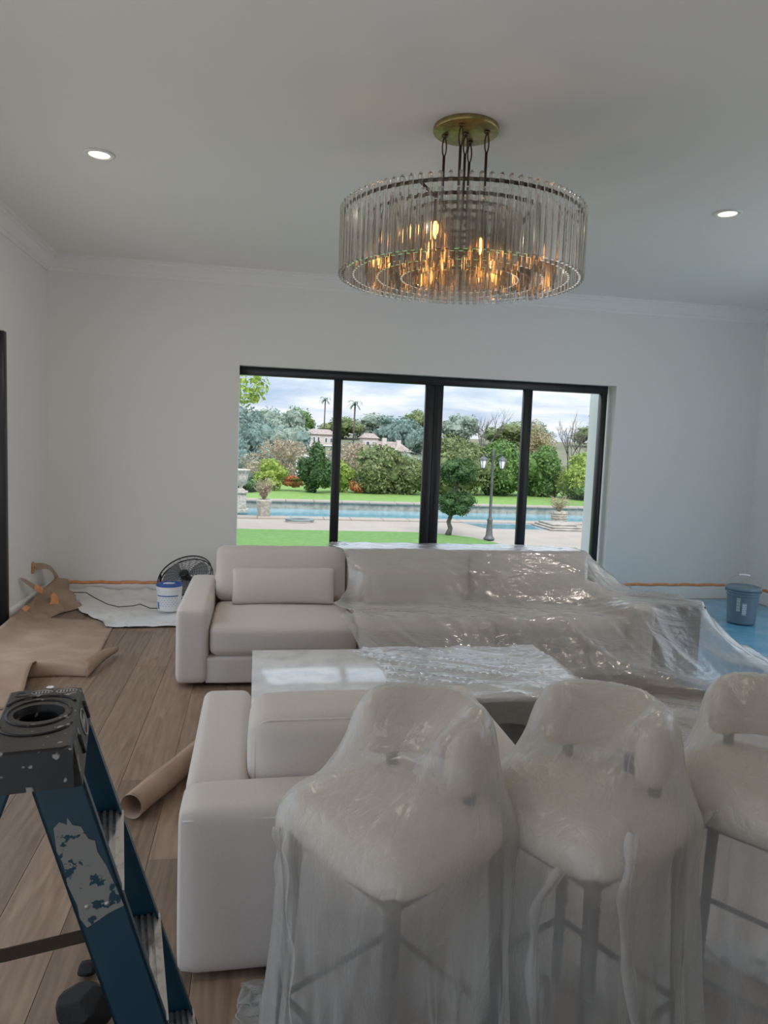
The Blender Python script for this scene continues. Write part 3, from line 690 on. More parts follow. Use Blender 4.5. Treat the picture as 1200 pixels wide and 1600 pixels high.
# ------------------------------------------------------------------ step ladder
def splatter(name, col, speck, sc=60, thr=.66, rough=.45):
    m = pm(name, col, rough, noise=(sc, speck, 2, thr, thr+.04), bump=(40, .2, .003)); return m
M['cap'] = splatter('black_cap_with_paint', (.005, .005, .006), (.30, .29, .28), 38, .63)
M['rail'] = pm('dark_blue_fibreglass', (.003, .040, .072), .42, noise=(16, (.008, .055, .08), 4, .55, .75), bump=(60, .1, .002))
M['alu'] = pm('worn_aluminium', (.42, .41, .41), .45, .75, noise=(30, (.22, .21, .21), 4, .5, .7))
M['residue'] = pm('torn_label_residue', (.22, .225, .215), .8, noise=(34, (.012, .05, .075), 3, .60, .62))
lad = tag(empty('step_ladder', (-.407, 1.456, 0), math.radians(10)), 'paint-spattered blue fibreglass step ladder with a black top', 'ladder')
def cap_mesh():
    m_ = MB(); hx, hy, z1, z0 = .070, .165, 1.10, 1.03; n = 40; rh = .047; cyy = .02
    def rect(a, hx, hy):
        c, s_ = math.cos(a), math.sin(a); t = min(hx/abs(c) if abs(c) > 1e-6 else 9, hy/abs(s_) if abs(s_) > 1e-6 else 9); return c*t, s_*t
    A = sorted(set([2*PI*k/n for k in range(n)]+[math.atan2(sy*hy, sx*hx) % (2*PI) for sx in (-1, 1) for sy in (-1, 1)])); n = len(A)
    rings = [[(*rect(a, hx+.018, hy+.010), z0) for a in A], [(*rect(a, hx, hy), z1-.004) for a in A], [(*rect(a, hx-.004, hy-.004), z1) for a in A],
             [(rh*math.cos(a), cyy+rh*math.sin(a), z1) for a in A], [(rh*.93*math.cos(a), cyy+rh*.93*math.sin(a), z1-.012) for a in A], [(rh*.78*math.cos(a), cyy+rh*.78*math.sin(a), z1-.012) for a in A],
             [(rh*.74*math.cos(a), cyy+rh*.74*math.sin(a), z1-.055) for a in A]]
    V = [p for r_ in rings for p in r_]
    F_ = [(i*n+k, i*n+(k+1) % n, (i+1)*n+(k+1) % n, (i+1)*n+k) for i in range(len(rings)-1) for k in range(n)]
    F_.append(tuple((len(rings)-1)*n+k for k in range(n)))
    m_.add(V, F_); return m_
cap = cap_mesh().build('top_cap', M['cap'], lad)
def ell(cx, cy_, a, b, z, t0=0, t1=2*PI, n=40): return [(cx+a*math.cos(t), cy_+b*math.sin(t), z) for t in np.linspace(t0, t1, n)]
MB().tube(ell(0, .02, .058, .070, 1.1005), .003, 6, closed=False).build('tray_ridge', M['cap'], cap)
MB().tube(ell(0, -.04, .062, .055, 1.1005, PI*1.02, PI*1.98), .0035, 6).build('tray_ridge', M['cap'], cap)
MB().tube(ell(0, .07, .062, .045, 1.1005, PI*.02, PI*.98), .0035, 6).build('tray_ridge', M['cap'], cap)
for x, y, r in ((-.045, .135, .010), (-.032, .112, .009), (.002, .112, .005), (.034, .112, .005)):
    MB().lathe([(r*1.3, .0008), (r, .0018), (r*.9, .0006), (0, .0005)], (x, y, 1.10), 20).build('tool_hole', M['black_pl'], cap)
for x in (-.006, .042):
    g_ = MB().tube(ell(x, .140, .020, .012, 1.1005), .0012, 5).build('oval_emblem', M['alu'], cap)
    m_ = MB()
    for q in range(5): m_.box(x-.013+q*.006, x-.010+q*.006, .134, .146, 1.1, 1.1012)
    m_.build('emblem_relief', M['alu'], g_)
def side(p, q): # point on the sloping side face of the cap, p along y, q 0..1 down
    return (.0705+.018*q+.0006, p, 1.096-.066*q)
MB().tube([side(.05+.038*math.cos(t), .5+.36*math.sin(t)) for t in np.linspace(0, 2*PI, 32, endpoint=False)], .0016, 5, closed=True).build('oval_emblem', M['alu'], cap)
m_ = MB()
for q in range(6):
    a = side(.025+q*.009, .34); b = side(.025+q*.009, .68); m_.tube([a, b], .0016, 5)
m_.build('emblem_relief', M['alu'], cap)
for p in (-.06, .125):
    MB().tube([side(p, .25), side(p, .8)], .005, 6).build('side_slot', M['black_pl'], cap)
def rail_pts(z, front, far):
    if front: x = (1.03-z)*.302; wd = .088
    else: x = -.072-(1.03-z)*.36; wd = .045
    y = (.150+.045*(1.03-z))*(1 if far else -1)
    return x, y, wd
def channel(front, far):
    m_ = MB(); t = .005; fl = .026; sg = 1 if far else -1
    for part in range(3):
        V = []
        for z in (0.0, 1.045):
            x, y, wd = rail_pts(z, front, far)
            if part == 0: q = [(x, y), (x+wd, y), (x+wd, y-sg*t), (x, y-sg*t)]
            elif part == 1: q = [(x, y), (x+t, y), (x+t, y-sg*fl), (x, y-sg*fl)]
            else: q = [(x+wd-t, y), (x+wd, y), (x+wd, y-sg*fl), (x+wd-t, y-sg*fl)]
            V += [(a, b, z) for a, b in q]
        m_.add(V, [(0, 1, 2, 3), (4, 5, 6, 7), (0, 1, 5, 4), (1, 2, 6, 5), (2, 3, 7, 6), (3, 0, 4, 7)])
    return m_
nr = None
for front in (True, False):
    for far in (False, True):
        o = channel(front, far).build('side_rail' if front else 'rear_leg', M['rail'], lad)
        if front and not far: nr = o
        x, y, wd = rail_pts(0, front, far)
        MB().bbox(x-.006, x+wd+.006, y-.014, y+.014, 0, .04, .004).build('rubber_foot', M['black_pl'], o)
# torn sticker on the near rail
def on_rail(u, z):
    x, y, wd = rail_pts(z, True, False); return (x+u*wd, y-.0012, z)
poly = [(.16, .948), (.30, .958), (.42, .952), (.47, .965), (.52, .950), (.66, .945), (.72, .920), (.83, .915), (.80, .895), (.88, .865), (.93, .81), (.95, .785), (.60, .775), (.45, .768), (.13, .755), (.06, .775), (.10, .80), (.05, .84), (.11, .88), (.07, .905)]
pv = [on_rail(u, z) for u, z in poly]; m_ = MB(); m_.add(pv+[(p[0], p[1]+.0012, p[2]) for p in pv], [tuple(range(len(pv)))]+[(k, (k+1) % len(pv), len(pv)+(k+1) % len(pv), len(pv)+k) for k in range(len(pv))])
m_.build('sticker_residue', M['residue'], nr)
for z in (.81, .54, .27):
    x, y, wd = rail_pts(z, True, True); yy = abs(y)-.006
    m_ = MB(); m_.box(x+.004, x+wd-.004, -yy, yy, z-.030, z-.004); m_.box(x+.002, x+wd+.004, -yy, yy, z-.006, z)
    s_ = m_.build('step', M['alu'], lad)
    m_ = MB()
    for k in range(6): m_.box(x+.008+k*.0135, x+.0145+k*.0135, -yy+.004, yy-.004, z, z+.006)
    m_.build('tread_ridges', M['alu'], s_)
    for sg in (-1, 1):
        x2, y2, _w = rail_pts(z, True, sg > 0)
        for q in (.028, .062): MB().lathe([(.0055, 0), (.004, .0025), (0, .003)], (0, 0, 0), 12).build('rivet', M['alu'], s_).matrix_local = Matrix.Translation((x2+q, y2+sg*.0005, z-.016)) @ Matrix.Rotation(-sg*PI/2, 4, 'X')
M['strap'] = pm('rusty_brown_spreader', (.045, .033, .022), .6, .3)
for far in (False,):
    xa, ya, wd = rail_pts(.72, True, far); xb, yb, wb = rail_pts(.74, False, far); sg = 1 if far else -1
    m_ = MB(); pts_ = [(xa+.03, ya-sg*.012, .735), ((xa+xb)/2, ya-sg*.014, .722), (xb+.02, yb-sg*.012, .725)]
    for a, b in zip(pts_[:-1], pts_[1:]):
        m_.add([(a[0], a[1]-.002, a[2]-.012), (b[0], b[1]-.002, b[2]-.012), (b[0], b[1]-.002, b[2]+.012), (a[0], a[1]-.002, a[2]+.012), (a[0], a[1]+.002, a[2]-.012), (b[0], b[1]+.002, b[2]-.012), (b[0], b[1]+.002, b[2]+.012), (a[0], a[1]+.002, a[2]+.012)], [(0, 1, 2, 3), (7, 6, 5, 4), (0, 4, 5, 1), (1, 5, 6, 2), (2, 6, 7, 3), (3, 7, 4, 0)])
    m_.build('spreader_bar', M['strap'], lad)
for z in (.30, .60):
    x, y, wd = rail_pts(z, False, True); MB().box(x+.008, x+.03, -abs(y)+.004, abs(y)-.004, z-.014, z+.014).build('rear_brace', M['rail'], lad)

# ------------------------------------------------------------------ floor litter at the left
def crumple(name, c, r, mat, seed, sq=.7, n=3):
    bm = bmesh.new(); bmesh.ops.create_icosphere(bm, subdivisions=n, radius=1)
    rs = np.random.RandomState(seed); D = rs.randn(46, 3); D /= np.linalg.norm(D, axis=1)[:, None]; H = rs.uniform(.70, 1.05, 46)
    for v in bm.verts:
        p = np.array(v.co); q = (D@p); k = min([H[i]/q[i] for i in range(46) if q[i] > .25]+[1.08]); p = p*k
        v.co = (p[0]*r, p[1]*r, max(-.999*r*sq+0, p[2]*r*sq))
    for f in bm.faces: f.smooth = False
    me = bpy.data.meshes.new(name); bm.to_mesh(me); bm.free(); o = link(name, me, mat); o.location = (c[0], c[1], r*sq); return o
tag(crumple('black_bag', (-.435, 1.985), .085, M['black_rag'], 3, .7, 4), 'crumpled black bag on the floor behind the ladder', 'bag')
tag(crumple('black_rag', (-.475, 2.19), .035, M['black_rag'], 8), 'small black rag on the floor beyond the black bag', 'rag')

def paper(name, fn, nu, nv, lab, cat='paper', mat=None, thick=.0015):
    P = np.array([[fn(u, v) for v in np.linspace(0, 1, nv)] for u in np.linspace(0, 1, nu)])
    o = MB().grid(P).build(name, mat or M['kraft'], None, False); md = o.modifiers.new('thick', 'SOLIDIFY'); md.thickness = thick; md.offset = 0
    if lab: tag(o, lab, cat)
    return o
def lerp4(a, b, c, d, u, v): # a(u0v0) b(u1v0) c(u1v1) d(u0v1)
    return [(a[i]*(1-u)+b[i]*u)*(1-v)+(d[i]*(1-u)+c[i]*u)*v for i in range(3)]
def sheet1(u, v):
    # v: 0 far .. 1 near; the near hem is lifted and folds down to the floor
    x, y, z = lerp4((-1.99, 6.75, 0), (-1.20, 6.62, 0), (-1.10, 5.12, 0), (-1.99, 5.12, 0), u, min(v/.86, 1))
    n_ = float(vnoise(np.array(x*3.1+7), np.array(y*3.1+3), 5)); n2 = float(vnoise(np.array(x*8), np.array(y*8), 6))
    lift = .012+.085*max(0, (v/.86-.55)/.45)**1.6 if v < .86 else .097
    z = lift*(.55+.45*math.sin(PI*min(1, max(0, u*.8+.12))))+.02*n_+.006*n2
    if u < .25: z += .10*((.25-u)/.25)**2*(1-.5*v)
    if v >= .86:
        t = (v-.86)/.14; y -= .035*math.sin(t*PI/2)+.010*math.sin(u*14); z = max(.003, z*(1-t**1.2))
    return (x, y, max(z, .003))
paper('kraft_paper', sheet1, 34, 40, 'flat sheet of brown kraft paper on the floor by the left wall')
def flap(u, v):
    a = (-1.13, 5.10, .085); x, y, z = lerp4((-1.16, 5.16, .10), (-1.0, 5.62, .06), (-1.03, 5.55, .012), (-1.10, 5.02, .004), u, v)
    return (x+.02*math.sin(v*PI), y, z+.015*math.sin(u*PI))
paper('paper_flap', flap, 8, 8, 'torn brown paper flap curling off the kraft sheet corner')
def sheet2(u, v):
    # v: 0 far .. 1 near; arched like a loose roll end
    x, y, z = lerp4((-2.01, 5.22, 0), (-1.45, 5.18, 0), (-1.36, 4.52, 0), (-2.01, 4.30, 0), u, v)
    z = .24*math.sin(PI*min(1, .18+.82*v))**.8*(.85+.15*math.cos(u*4))*(1-.25*u)
    z += .008*float(vnoise(np.array(u*5), np.array(v*5), 2))
    return (x, y, max(z, .004))
paper('kraft_paper', sheet2, 20, 26, 'arched loose end of brown kraft paper left of the ladder')
# roll of kraft paper between ladder and armchair
def kroll():
    a, b = Vector((-.50, 3.12, .062)), Vector((-.135, 3.95, .062)); d = (b-a).normalized(); s_ = d.cross(Vector((0, 0, 1))).normalized(); up = Vector((0, 0, 1))
    m_ = MB(); nA = 46; P = []
    for i in range(12):
        c = a+(b-a)*(i/11); row = []
        for k in range(nA):
            q = k/(nA-1)*2*PI*1.35-.6; r = .048+.012*(k/(nA-1))+.002*math.sin(i*1.3+k*.3); row.append(tuple(c+s_*math.cos(q)*r+up*math.sin(q)*r))
        P.append(row)
    o = m_.grid(P).build('paper_roll', M['kraft'], None, False); md = o.modifiers.new('thick', 'SOLIDIFY'); md.thickness = .002; md.offset = 0; return o
tag(kroll(), 'loose roll of brown kraft paper on the floor beside the armchair', 'paper roll')
tag(crumple('paper_scrap', (-1.285, 4.86), .03, pm('white_paper', (.8, .8, .78), .8), 4, .25, 2), 'small white paper scrap on the wooden floor', 'scrap')

# crumpled masking paper peeled off the wall corner
cp = tag(empty('masking_paper', (-1.93, 6.9, 0)), 'crumpled brown masking paper with orange tape peeling in the left corner', 'paper')
def strip(name, pts, wid, nrm, mat, root=cp, tw=0.0):
    P = [Vector(p) for p in pts]; G = []
    for i, p in enumerate(P):
        t = (P[min(i+1, len(P)-1)]-P[max(i-1, 0)]).normalized(); n_ = (Vector(nrm)+Vector((math.sin(i*2.1)*tw, math.cos(i*1.7)*tw, math.sin(i*1.1)*tw))).normalized(); s_ = t.cross(n_).normalized()
        w_ = wid[i] if isinstance(wid, (list, tuple)) else wid
        G.append([tuple(p+s_*w_*q+n_*(.012*math.sin(i*2.7+q*5)*tw)) for q in np.linspace(-.5, .5, 5)])
    o = MB().grid(G).build(name, mat, None, False); md = o.modifiers.new('thick', 'SOLIDIFY'); md.thickness = .0015; md2 = o.modifiers.new('s', 'SUBSURF'); md2.levels = 1; md2.render_levels = 1
    return attach(o, root)
def tent(u, v):
    # along the wall u: 0 near .. 1 corner ; v: 0 at wall/top .. 1 floor
    top = (-2.005+.12*u**2, 6.52+.93*u, .06+.20*u**1.2); bot = (-1.93+.33*u, 6.42+.72*u, .01)
    n_ = float(vnoise(np.array(u*7+.3), np.array(v*5+.8), 12)); n2 = float(vnoise(np.array(u*16), np.array(v*9), 13))
    p = [top[i]*(1-v)+bot[i]*v for i in range(3)]
    p[0] += .07*n_+.03*n2; p[2] += .05*n_*(1-v)+.02*n2
    return (max(p[0], -2.012), p[1]+.03*n2, max(.004, p[2]))
attach(paper('paper_tent', tent, 26, 16, None), cp)
strip('paper_strip', [(-2.012, 7.10, .40), (-1.97, 7.18, .405), (-1.93, 7.28, .375), (-1.905, 7.36, .31), (-1.90, 7.42, .24), (-1.90, 7.44, .17), (-1.86, 7.40, .10)], [.085, .075, .07, .075, .085, .10, .14], (.6, -.5, .6), M['kraft'], tw=.25)
strip('tape_piece', [(-2.019, 7.09, .34), (-2.018, 7.095, .40), (-2.016, 7.10, .455)], .05, (1, -.1, 0), M['tape'])
strip('paper_strip', [(-2.012, 6.70, .37), (-1.98, 6.76, .33), (-1.94, 6.83, .27), (-1.89, 6.91, .215), (-1.83, 7.0, .17)], [.03, .045, .05, .055, .05], (.5, -.7, .5), M['kraft'], tw=.2)
strip('tape_piece', [(-1.935, 6.83, .275), (-1.91, 6.87, .245), (-1.885, 6.905, .215)], .062, (.5, -.7, .55), M['tape'])
strip('tape_piece', [(-1.83, 6.98, .175), (-1.80, 6.99, .14), (-1.80, 6.96, .085), (-1.82, 6.93, .045)], [.05, .07, .085, .05], (.4, -.8, .4), M['tape'], tw=.2)
strip('tape_piece', [(-2.012, 6.50, .045), (-1.985, 6.62, .085), (-1.955, 6.74, .12)], .05, (.6, -.5, .7), M['tape'], tw=.2)

# white drop cloth along the back wall
def drop(u, v):
    x, y, z = lerp4((-1.86, 7.585, 0), (-.28, 7.585, 0), (-.28, 6.40, 0), (-1.25, 6.38, 0), u, v)
    if u < .02: x += .03*math.sin(v*9)
    n_ = float(vnoise(np.array(x*4), np.array(y*4), 21)); n2 = float(vnoise(np.array(x*11), np.array(y*11), 22)); n3 = abs(float(vnoise(np.array(x*6+3), np.array(y*6+9), 24)))
    z = .012+.05*max(0, n_)+.03*max(0, n2)+.03*(.12-n3 if n3 < .12 else 0)*4*math.exp(-((x+1.35)/.35)**2)
    if y > 7.40: z += .085*((y-7.40)/.19)**1.5*(1+.5*n2)
    return (x, y-.03*n2*v, z)
o = paper('drop_cloth', drop, 60, 44, 'rumpled white drop cloth on the floor along the back wall', 'drop cloth', M['drop'], .002)

# orange masking tape along the baseboards
def tape(name, fn, n, lab):
    P = []
    for k in range(n+1):
        t = k/n; o1 = .003*math.sin(k*.9)+.002*math.sin(k*2.3); P.append([fn(t, .149+o1, .018), fn(t, .160+o1*.5, .020), fn(t, .175+o1*1.3, .006+.004*math.sin(k*1.1)**2)])
    o = MB().grid(P).build(name, M['tape'], None, False); md = o.modifiers.new('thick', 'SOLIDIFY'); md.thickness = .0012; tag(o, lab, 'tape', 'orange masking tape on the baseboards'); return o
tape('masking_tape', lambda t, z, d: (-1.9+t*(WX0+1.88), Y1-d, z), 40, 'orange masking tape along the baseboard left of the window')
tape('masking_tape', lambda t, z, d: (WX1+.02+t*(X1-WX1-.05), Y1-d, z), 40, 'orange masking tape along the baseboard right of the window')
tape('masking_tape', lambda t, z, d: (X1-d, Y1-.03-t*.55, z), 14, 'orange masking tape along the right wall baseboard')

# blue protective film on the floor at the right
def bluef(u, v):
    x, y, z = lerp4((2.6, 7.58, 0), (5.73, 7.58, 0), (5.73, 3.6, 0), (3.3, 3.6, 0), u, v)
    n_ = float(vnoise(np.array(x*2.2), np.array(y*2.2), 41)); n2 = float(vnoise(np.array(x*6), np.array(y*6), 42))
    return (x, y, .003+.006*max(0, n_)+.003*max(0, n2))
paper('floor_film', bluef, 50, 60, 'shiny blue protective film covering the floor at the right', 'floor film', M['blue_film'], .001)

# ------------------------------------------------------------------ buckets, fan
def bucket(name, loc, r0, r1, h, mat, lab, bands, rz=0):
    root = tag(empty(name, loc, rz), lab, 'bucket')
    prof = [(0, 0), (r0*.97, 0), (r0, .006)]
    zs = np.linspace(.02, h, 40)
    for z in zs:
        r = r0+(r1-r0)*z/h
        for bz, bh, br in bands:
            if abs(z-bz) < bh/2: r += br
        prof.append((r, float(z)))
    rim = prof[-1][0]; prof += [(rim-.006, h), (rim-.010, h-.02), (r0-.006, .01), (0, .008)]
    MB().lathe(prof, n=48).build('body', mat, root)
    return root
M['grey_pail'] = pm('blue_grey_pail', (.135, .195, .245), .38)
gb = bucket('paint_bucket', (4.84, 6.42, .014), .131, .150, .365, M['grey_pail'], 'blue-grey paint bucket with wire handle near the right wall', [(.285, .012, .008), (.315, .016, .010)], math.radians(-37))
MB().lathe([(0, .352), (.128, .352), (.140, .358), (.146, .368), (.156, .370), (.163, .366), (.164, .340), (.159, .332), (.154, .336)], n=48).build('lid', pm('pail_lid', (.16, .22, .27), .3), gb)
hp = [(.166*math.cos(q), -.02*math.sin(q), .335+.150*math.sin(q)) for q in np.linspace(0, PI, 28)]
hd = MB().tube(hp, .0028, 6).build('wire_handle', pm('galvanised_wire', (.55, .56, .57), .35, .8), gb)
MB().tube(hp[11:17], .010, 10).build('grip', pm('white_grip', (.85, .85, .85), .4), hd)
for sx in (-1, 1): MB().lathe([(0, 0), (.016, 0), (.016, .012), (0, .014)], (0, 0, 0), 16).build('handle_ear', M['grey_pail'], gb).matrix_local = Matrix.Translation((sx*.152, 0, .325)) @ Matrix.Rotation(sx*PI/2, 4, 'Y')
def wrap(r, a0, a1, z0, z1, n=10):
    return [[(r(z)*math.cos(a), r(z)*math.sin(a), z) for z in (z0, z1)] for a in np.linspace(a0, a1, n)]
rb = lambda z: .131+.019*z/.365+.0008
def print_mat(name, paper_c, ink, sx, sz, thr=.5):
    m = bpy.data.materials.new(name); m.use_nodes = True; nt = m.node_tree; N = nt.nodes; L = nt.links; b = N['Principled BSDF']; b.inputs['Roughness'].default_value = .5
    tc = N.new('ShaderNodeTexCoord'); br = N.new('ShaderNodeTexBrick'); mp = N.new('ShaderNodeMapping'); L.new(tc.outputs['Generated'], mp.inputs[0]); mp.inputs['Rotation'].default_value = (PI/2, 0, 0); mp.inputs['Scale'].default_value = (1, 1, 1)
    L.new(mp.outputs[0], br.inputs['Vector']); br.inputs['Color1'].default_value = (*ink, 1); br.inputs['Color2'].default_value = (*[c*.7+.3*p for c, p in zip(ink, paper_c)], 1); br.inputs['Mortar'].default_value = (*paper_c, 1)
    br.inputs['Scale'].default_value = 1; br.inputs['Brick Width'].default_value = sx; br.inputs['Row Height'].default_value = sz; br.inputs['Mortar Size'].default_value = sz*.28
    L.new(br.outputs['Color'], b.inputs['Base Color']); return m
aw = math.radians(-127+37)   # faces the camera
MB().grid(wrap(rb, aw+.02, aw+.30, .10, .215)).build('paper_label', print_mat('grey_label_print', (.62, .68, .72), (.25, .31, .36), .5, .17), gb, False)
MB().grid(wrap(rb, aw-.36, aw-.12, .13, .265)).build('paper_label', print_mat('green_label_print', (.30, .42, .44), (.52, .62, .40), .6, .22), gb, False)

M['white_pail'] = pm('white_plastic', (.82, .83, .84), .35)
wb = bucket('plaster_bucket', (-.775, 6.90, .045), .105, .118, .235, M['white_pail'], 'white plastic bucket with blue rim and printed label beside the fan', [(.20, .008, .003)])
MB().lathe([(.100, .222), (.112, .226), (.119, .230), (.121, .242), (.117, .247), (.108, .244), (.102, .232), (.096, .226), (.0, .226)], n=48).build('lid', pm('blue_lid', (.03, .10, .38), .35), wb)
rw = lambda z: .105+.013*z/.235+.0008
aw = math.radians(-96)
MB().grid(wrap(rw, aw-.75, aw+.95, .045, .135)).build('printed_label', print_mat('white_label_print', (.80, .82, .84), (.38, .44, .54), .16, .20), wb, False)
MB().grid(wrap(lambda z: rw(z)+.0006, aw-.95, aw+.95, .140, .152)).build('label_stripe', pm('label_blue', (.08, .17, .42), .4), wb, False)
MB().grid(wrap(lambda z: rw(z)+.0006, aw-.98, aw-.72, .02, .085)).build('label_patch', pm('label_cyan', (.03, .22, .52), .4), wb, False)
MB().tube([(-.05, -.03, .252), (-.01, -.04, .256), (.03, -.025, .252), (.045, .01, .25)], [.010, .016, .014, .008], 8, flat=.6).build('putty_smear', M['white_pail'], wb)

fan = tag(empty('floor_fan', (-.655, 7.16, .03)), 'black round floor fan tilted upward by the back wall', 'fan')
fc = Vector((0, 0, .275)); fn_ = Vector((-.26, -.55, .79)).normalized(); ft = fn_.cross(Vector((0, 0, 1))).normalized(); fb = ft.cross(fn_)
FM = Matrix.Translation(fc) @ Matrix(((ft.x, fb.x, fn_.x, 0), (ft.y, fb.y, fn_.y, 0), (ft.z, fb.z, fn_.z, 0), (0, 0, 0, 1)))
def fpart(name, mb, mat):
    o = mb.build(name, mat, fan); o.matrix_local = FM; return o
M['fan_wire'] = pm('black_wire', (.02, .02, .022), .4, .3); M['fan_blade'] = pm('grey_fan_blade', (.30, .31, .32), .35, .5)
def circ(r, z, n=48): return [(r*math.cos(q), r*math.sin(q), z) for q in np.linspace(0, 2*PI, n, endpoint=False)]
FR = .262
for nm, sg in (('front_grille', 1), ('back_grille', -1)):
    m_ = MB()
    for r in np.linspace(.06, FR-.018, 9): m_.tube(circ(r, sg*(.055-.028*(r/FR)**2), 40), .0016, 4, closed=True)
    for k in range(20):
        a = 2*PI*k/20; m_.tube([(r*math.cos(a), r*math.sin(a), sg*(.057-.03*(r/FR)**2)) for r in (.05, .15, FR)], .0018, 4)
    m_.lathe([(0, sg*.060), (.045, sg*.060), (.05, sg*.052), (.0, sg*.05)], n=20)
    fpart(nm, m_, M['fan_wire'])
fpart('outer_ring', MB().tube(circ(FR, .024), .006, 8, closed=True).tube(circ(FR, -.024), .006, 8, closed=True), M['fan_wire'])
fpart('motor', MB().lathe([(0, .03), (.03, .03), (.045, .01), (.055, -.05), (.05, -.10), (0, -.105)], n=24), M['black_pl'])
for k in range(3):
    G = []
    for r in np.linspace(.04, .232, 8):
        row = []
        for q in np.linspace(-.5, .5, 6):
            a = 2*PI*k/3+q*(.95-.9*r)*1.5+r*1.2; row.append((r*math.cos(a), r*math.sin(a), q*.035))
        G.append(row)
    fpart('blade', MB().grid(G), M['fan_blade'])
m_ = MB().tube([tuple(fc+ft*(FR+.012)*sg+Vector((0, 0, 0))) for sg in (1,)]+[tuple(fc+ft*(FR+.02)+Vector((0, .02, -.12))), tuple(ft*.17+Vector((0, .02, .012))), tuple(-ft*.17+Vector((0, .02, .012))), tuple(fc-ft*(FR+.02)+Vector((0, .02, -.12))), tuple(fc-ft*(FR+.012))], .010, 10)
m_.build('stand', M['black_pl'], fan)
MB().tube([(-.2, -.13, .010), (-.17, .02, .012), (.17, .02, .012), (.2, -.13, .010)], .010, 10).build('foot_bar', M['black_pl'], fan)
# power cord
tag(MB().tube([(-.86, 6.98, .035), (-.95, 6.93, .05), (-1.05, 6.99, .075), (-1.12, 7.05, .045), (-1.25, 7.03, .04), (-1.36, 7.08, .055), (-1.5, 7.2, .09), (-1.6, 7.3, .12), (-1.72, 7.33, .115), (-1.82, 7.28, .075), (-1.9, 7.2, .03)], .0045, 6).build('power_cord', M['black_pl'], None), 'black power cord snaking over the white drop cloth', 'cord')

# ------------------------------------------------------------------ the garden
GZ = -.30
M['lawn'] = pm('lawn_grass', (.085, .195, .042), .95, noise=(9, (.135, .255, .065), 8, .3, .7), bump=(60, .6, .03))
M['lawn_far'] = pm('far_lawn_grass', (.125, .24, .05), .95, noise=(5, (.19, .30, .07), 8, .3, .7), bump=(40, .6, .03))
M['patio'] = pm('pale_stone_paving', (.33, .285, .245), .85, noise=(1.3, (.275, .235, .20), 8, .3, .7), bump=(12, .25, .01))
M['stone'] = pm('coping_stone', (.36, .33, .29), .85, noise=(6, (.24, .22, .19), 6), bump=(25, .4, .01))
M['pool_tile'] = pm('pool_plaster', (.20, .42, .52), .6, noise=(2, (.16, .36, .48), 4))
M['water'] = pm('pool_water', (.20, .42, .50), .03, trans=0.0, spec=.6, bump=(5, .12, .02), coat=.3)
M['soil'] = pm('hillside_ground', (.10, .12, .06), .95, noise=(.15, (.17, .15, .10), 8, .35, .7))
M['render'] = pm('white_render', (.78, .79, .80), .8)
def ground(name, pts, z0, z1, mat, lab, cat, kind='structure'):
    n = len(pts); V = [(x, y, z1) for x, y in pts]+[(x, y, z0) for x, y in pts]
    o = MB().add(V, [tuple(range(n))]+[(k, n+k, n+(k+1) % n, (k+1) % n) for k in range(n)]).build(name, mat); tag(o, lab, cat, kind=kind); return o
# paving all round the house, lawn strips, pool
M['terrace'] = pm('light_bounce_terrace', (.62, .61, .59), .85, noise=(.8, (.56, .55, .53), 5))  # unseen ground, kept this pale to bounce daylight into the room
ground('terrace', [(-30, -30), (30, -30), (30, 8.2), (X1+T, 8.2), (X1+T, Y0-T), (X0-T, Y0-T), (X0-T, 8.2), (-30, 8.2)], GZ-.3, GZ+.05, M['terrace'], 'unseen terrace around the house, paled to bounce daylight indoors', 'terrace')
ground('patio', [(-40, 8.2), (40, 8.2), (40, 18.95), (-40, 18.95)], GZ-.3, GZ-.02, M['patio'], 'pale stone patio between lawn and pool', 'patio')
_arc = [(4.95-.10*k*0+1.0*math.sin(k/8*PI/2)-1.0, 13.0+3.0*k/8) for k in range(9)]
ground('lawn', [(-3.5, 8.6), (4.6, 8.6), (5.0, 11.5), (5.15, 13.2), (5.05, 14.2), (4.75, 15.2), (4.3, 15.75), (3.6, 16.05), (-12, 16.3), (-12, 8.6)], GZ-.1, GZ+.005, M['lawn'], 'near strip of green lawn right outside the window', 'lawn')
ground('pool_basin', [(-14, 18.9), (24, 18.9), (24, 22.0), (-14, 22.0)], GZ-1.6, GZ-1.4, M['pool_tile'], 'pale blue floor of the swimming pool', 'pool')
tag(MB().grid([[(x, y, GZ-.06) for y in np.linspace(18.9, 21.95, 8)] for x in np.linspace(-14, 24, 30)]).build('pool_water', M['water'], None, False), 'still blue green water in the swimming pool', 'water', kind='stuff')
# raised far edge: single coping stones over a low tiled wall
co = tag(empty('pool_coping', (3, 22.2, GZ)), 'low stone coping along the far side of the pool', 'coping')
attach(MB().box(-14, 24, 21.95, 22.35, GZ-.4, GZ+.13).build('low_wall', M['stone'], None), co)
rnd = random.Random(2); _cm = {}
x = -4.0
while x < 16:
    L_ = rnd.choice((.55, .7, .85)); 
    if L_ not in _cm: _cm[L_] = MB().bbox(-L_/2+.006, L_/2-.006, -.27, .27, 0, .065, .012, 1).mesh('coping_stone'); _cm[L_].materials.append(M['patio'])
    o = link('coping_stone', _cm[L_], None, None); o.location = (x+L_/2, 22.15, GZ+.13+rnd.uniform(-.004, .004)); attach(o, co); x += L_
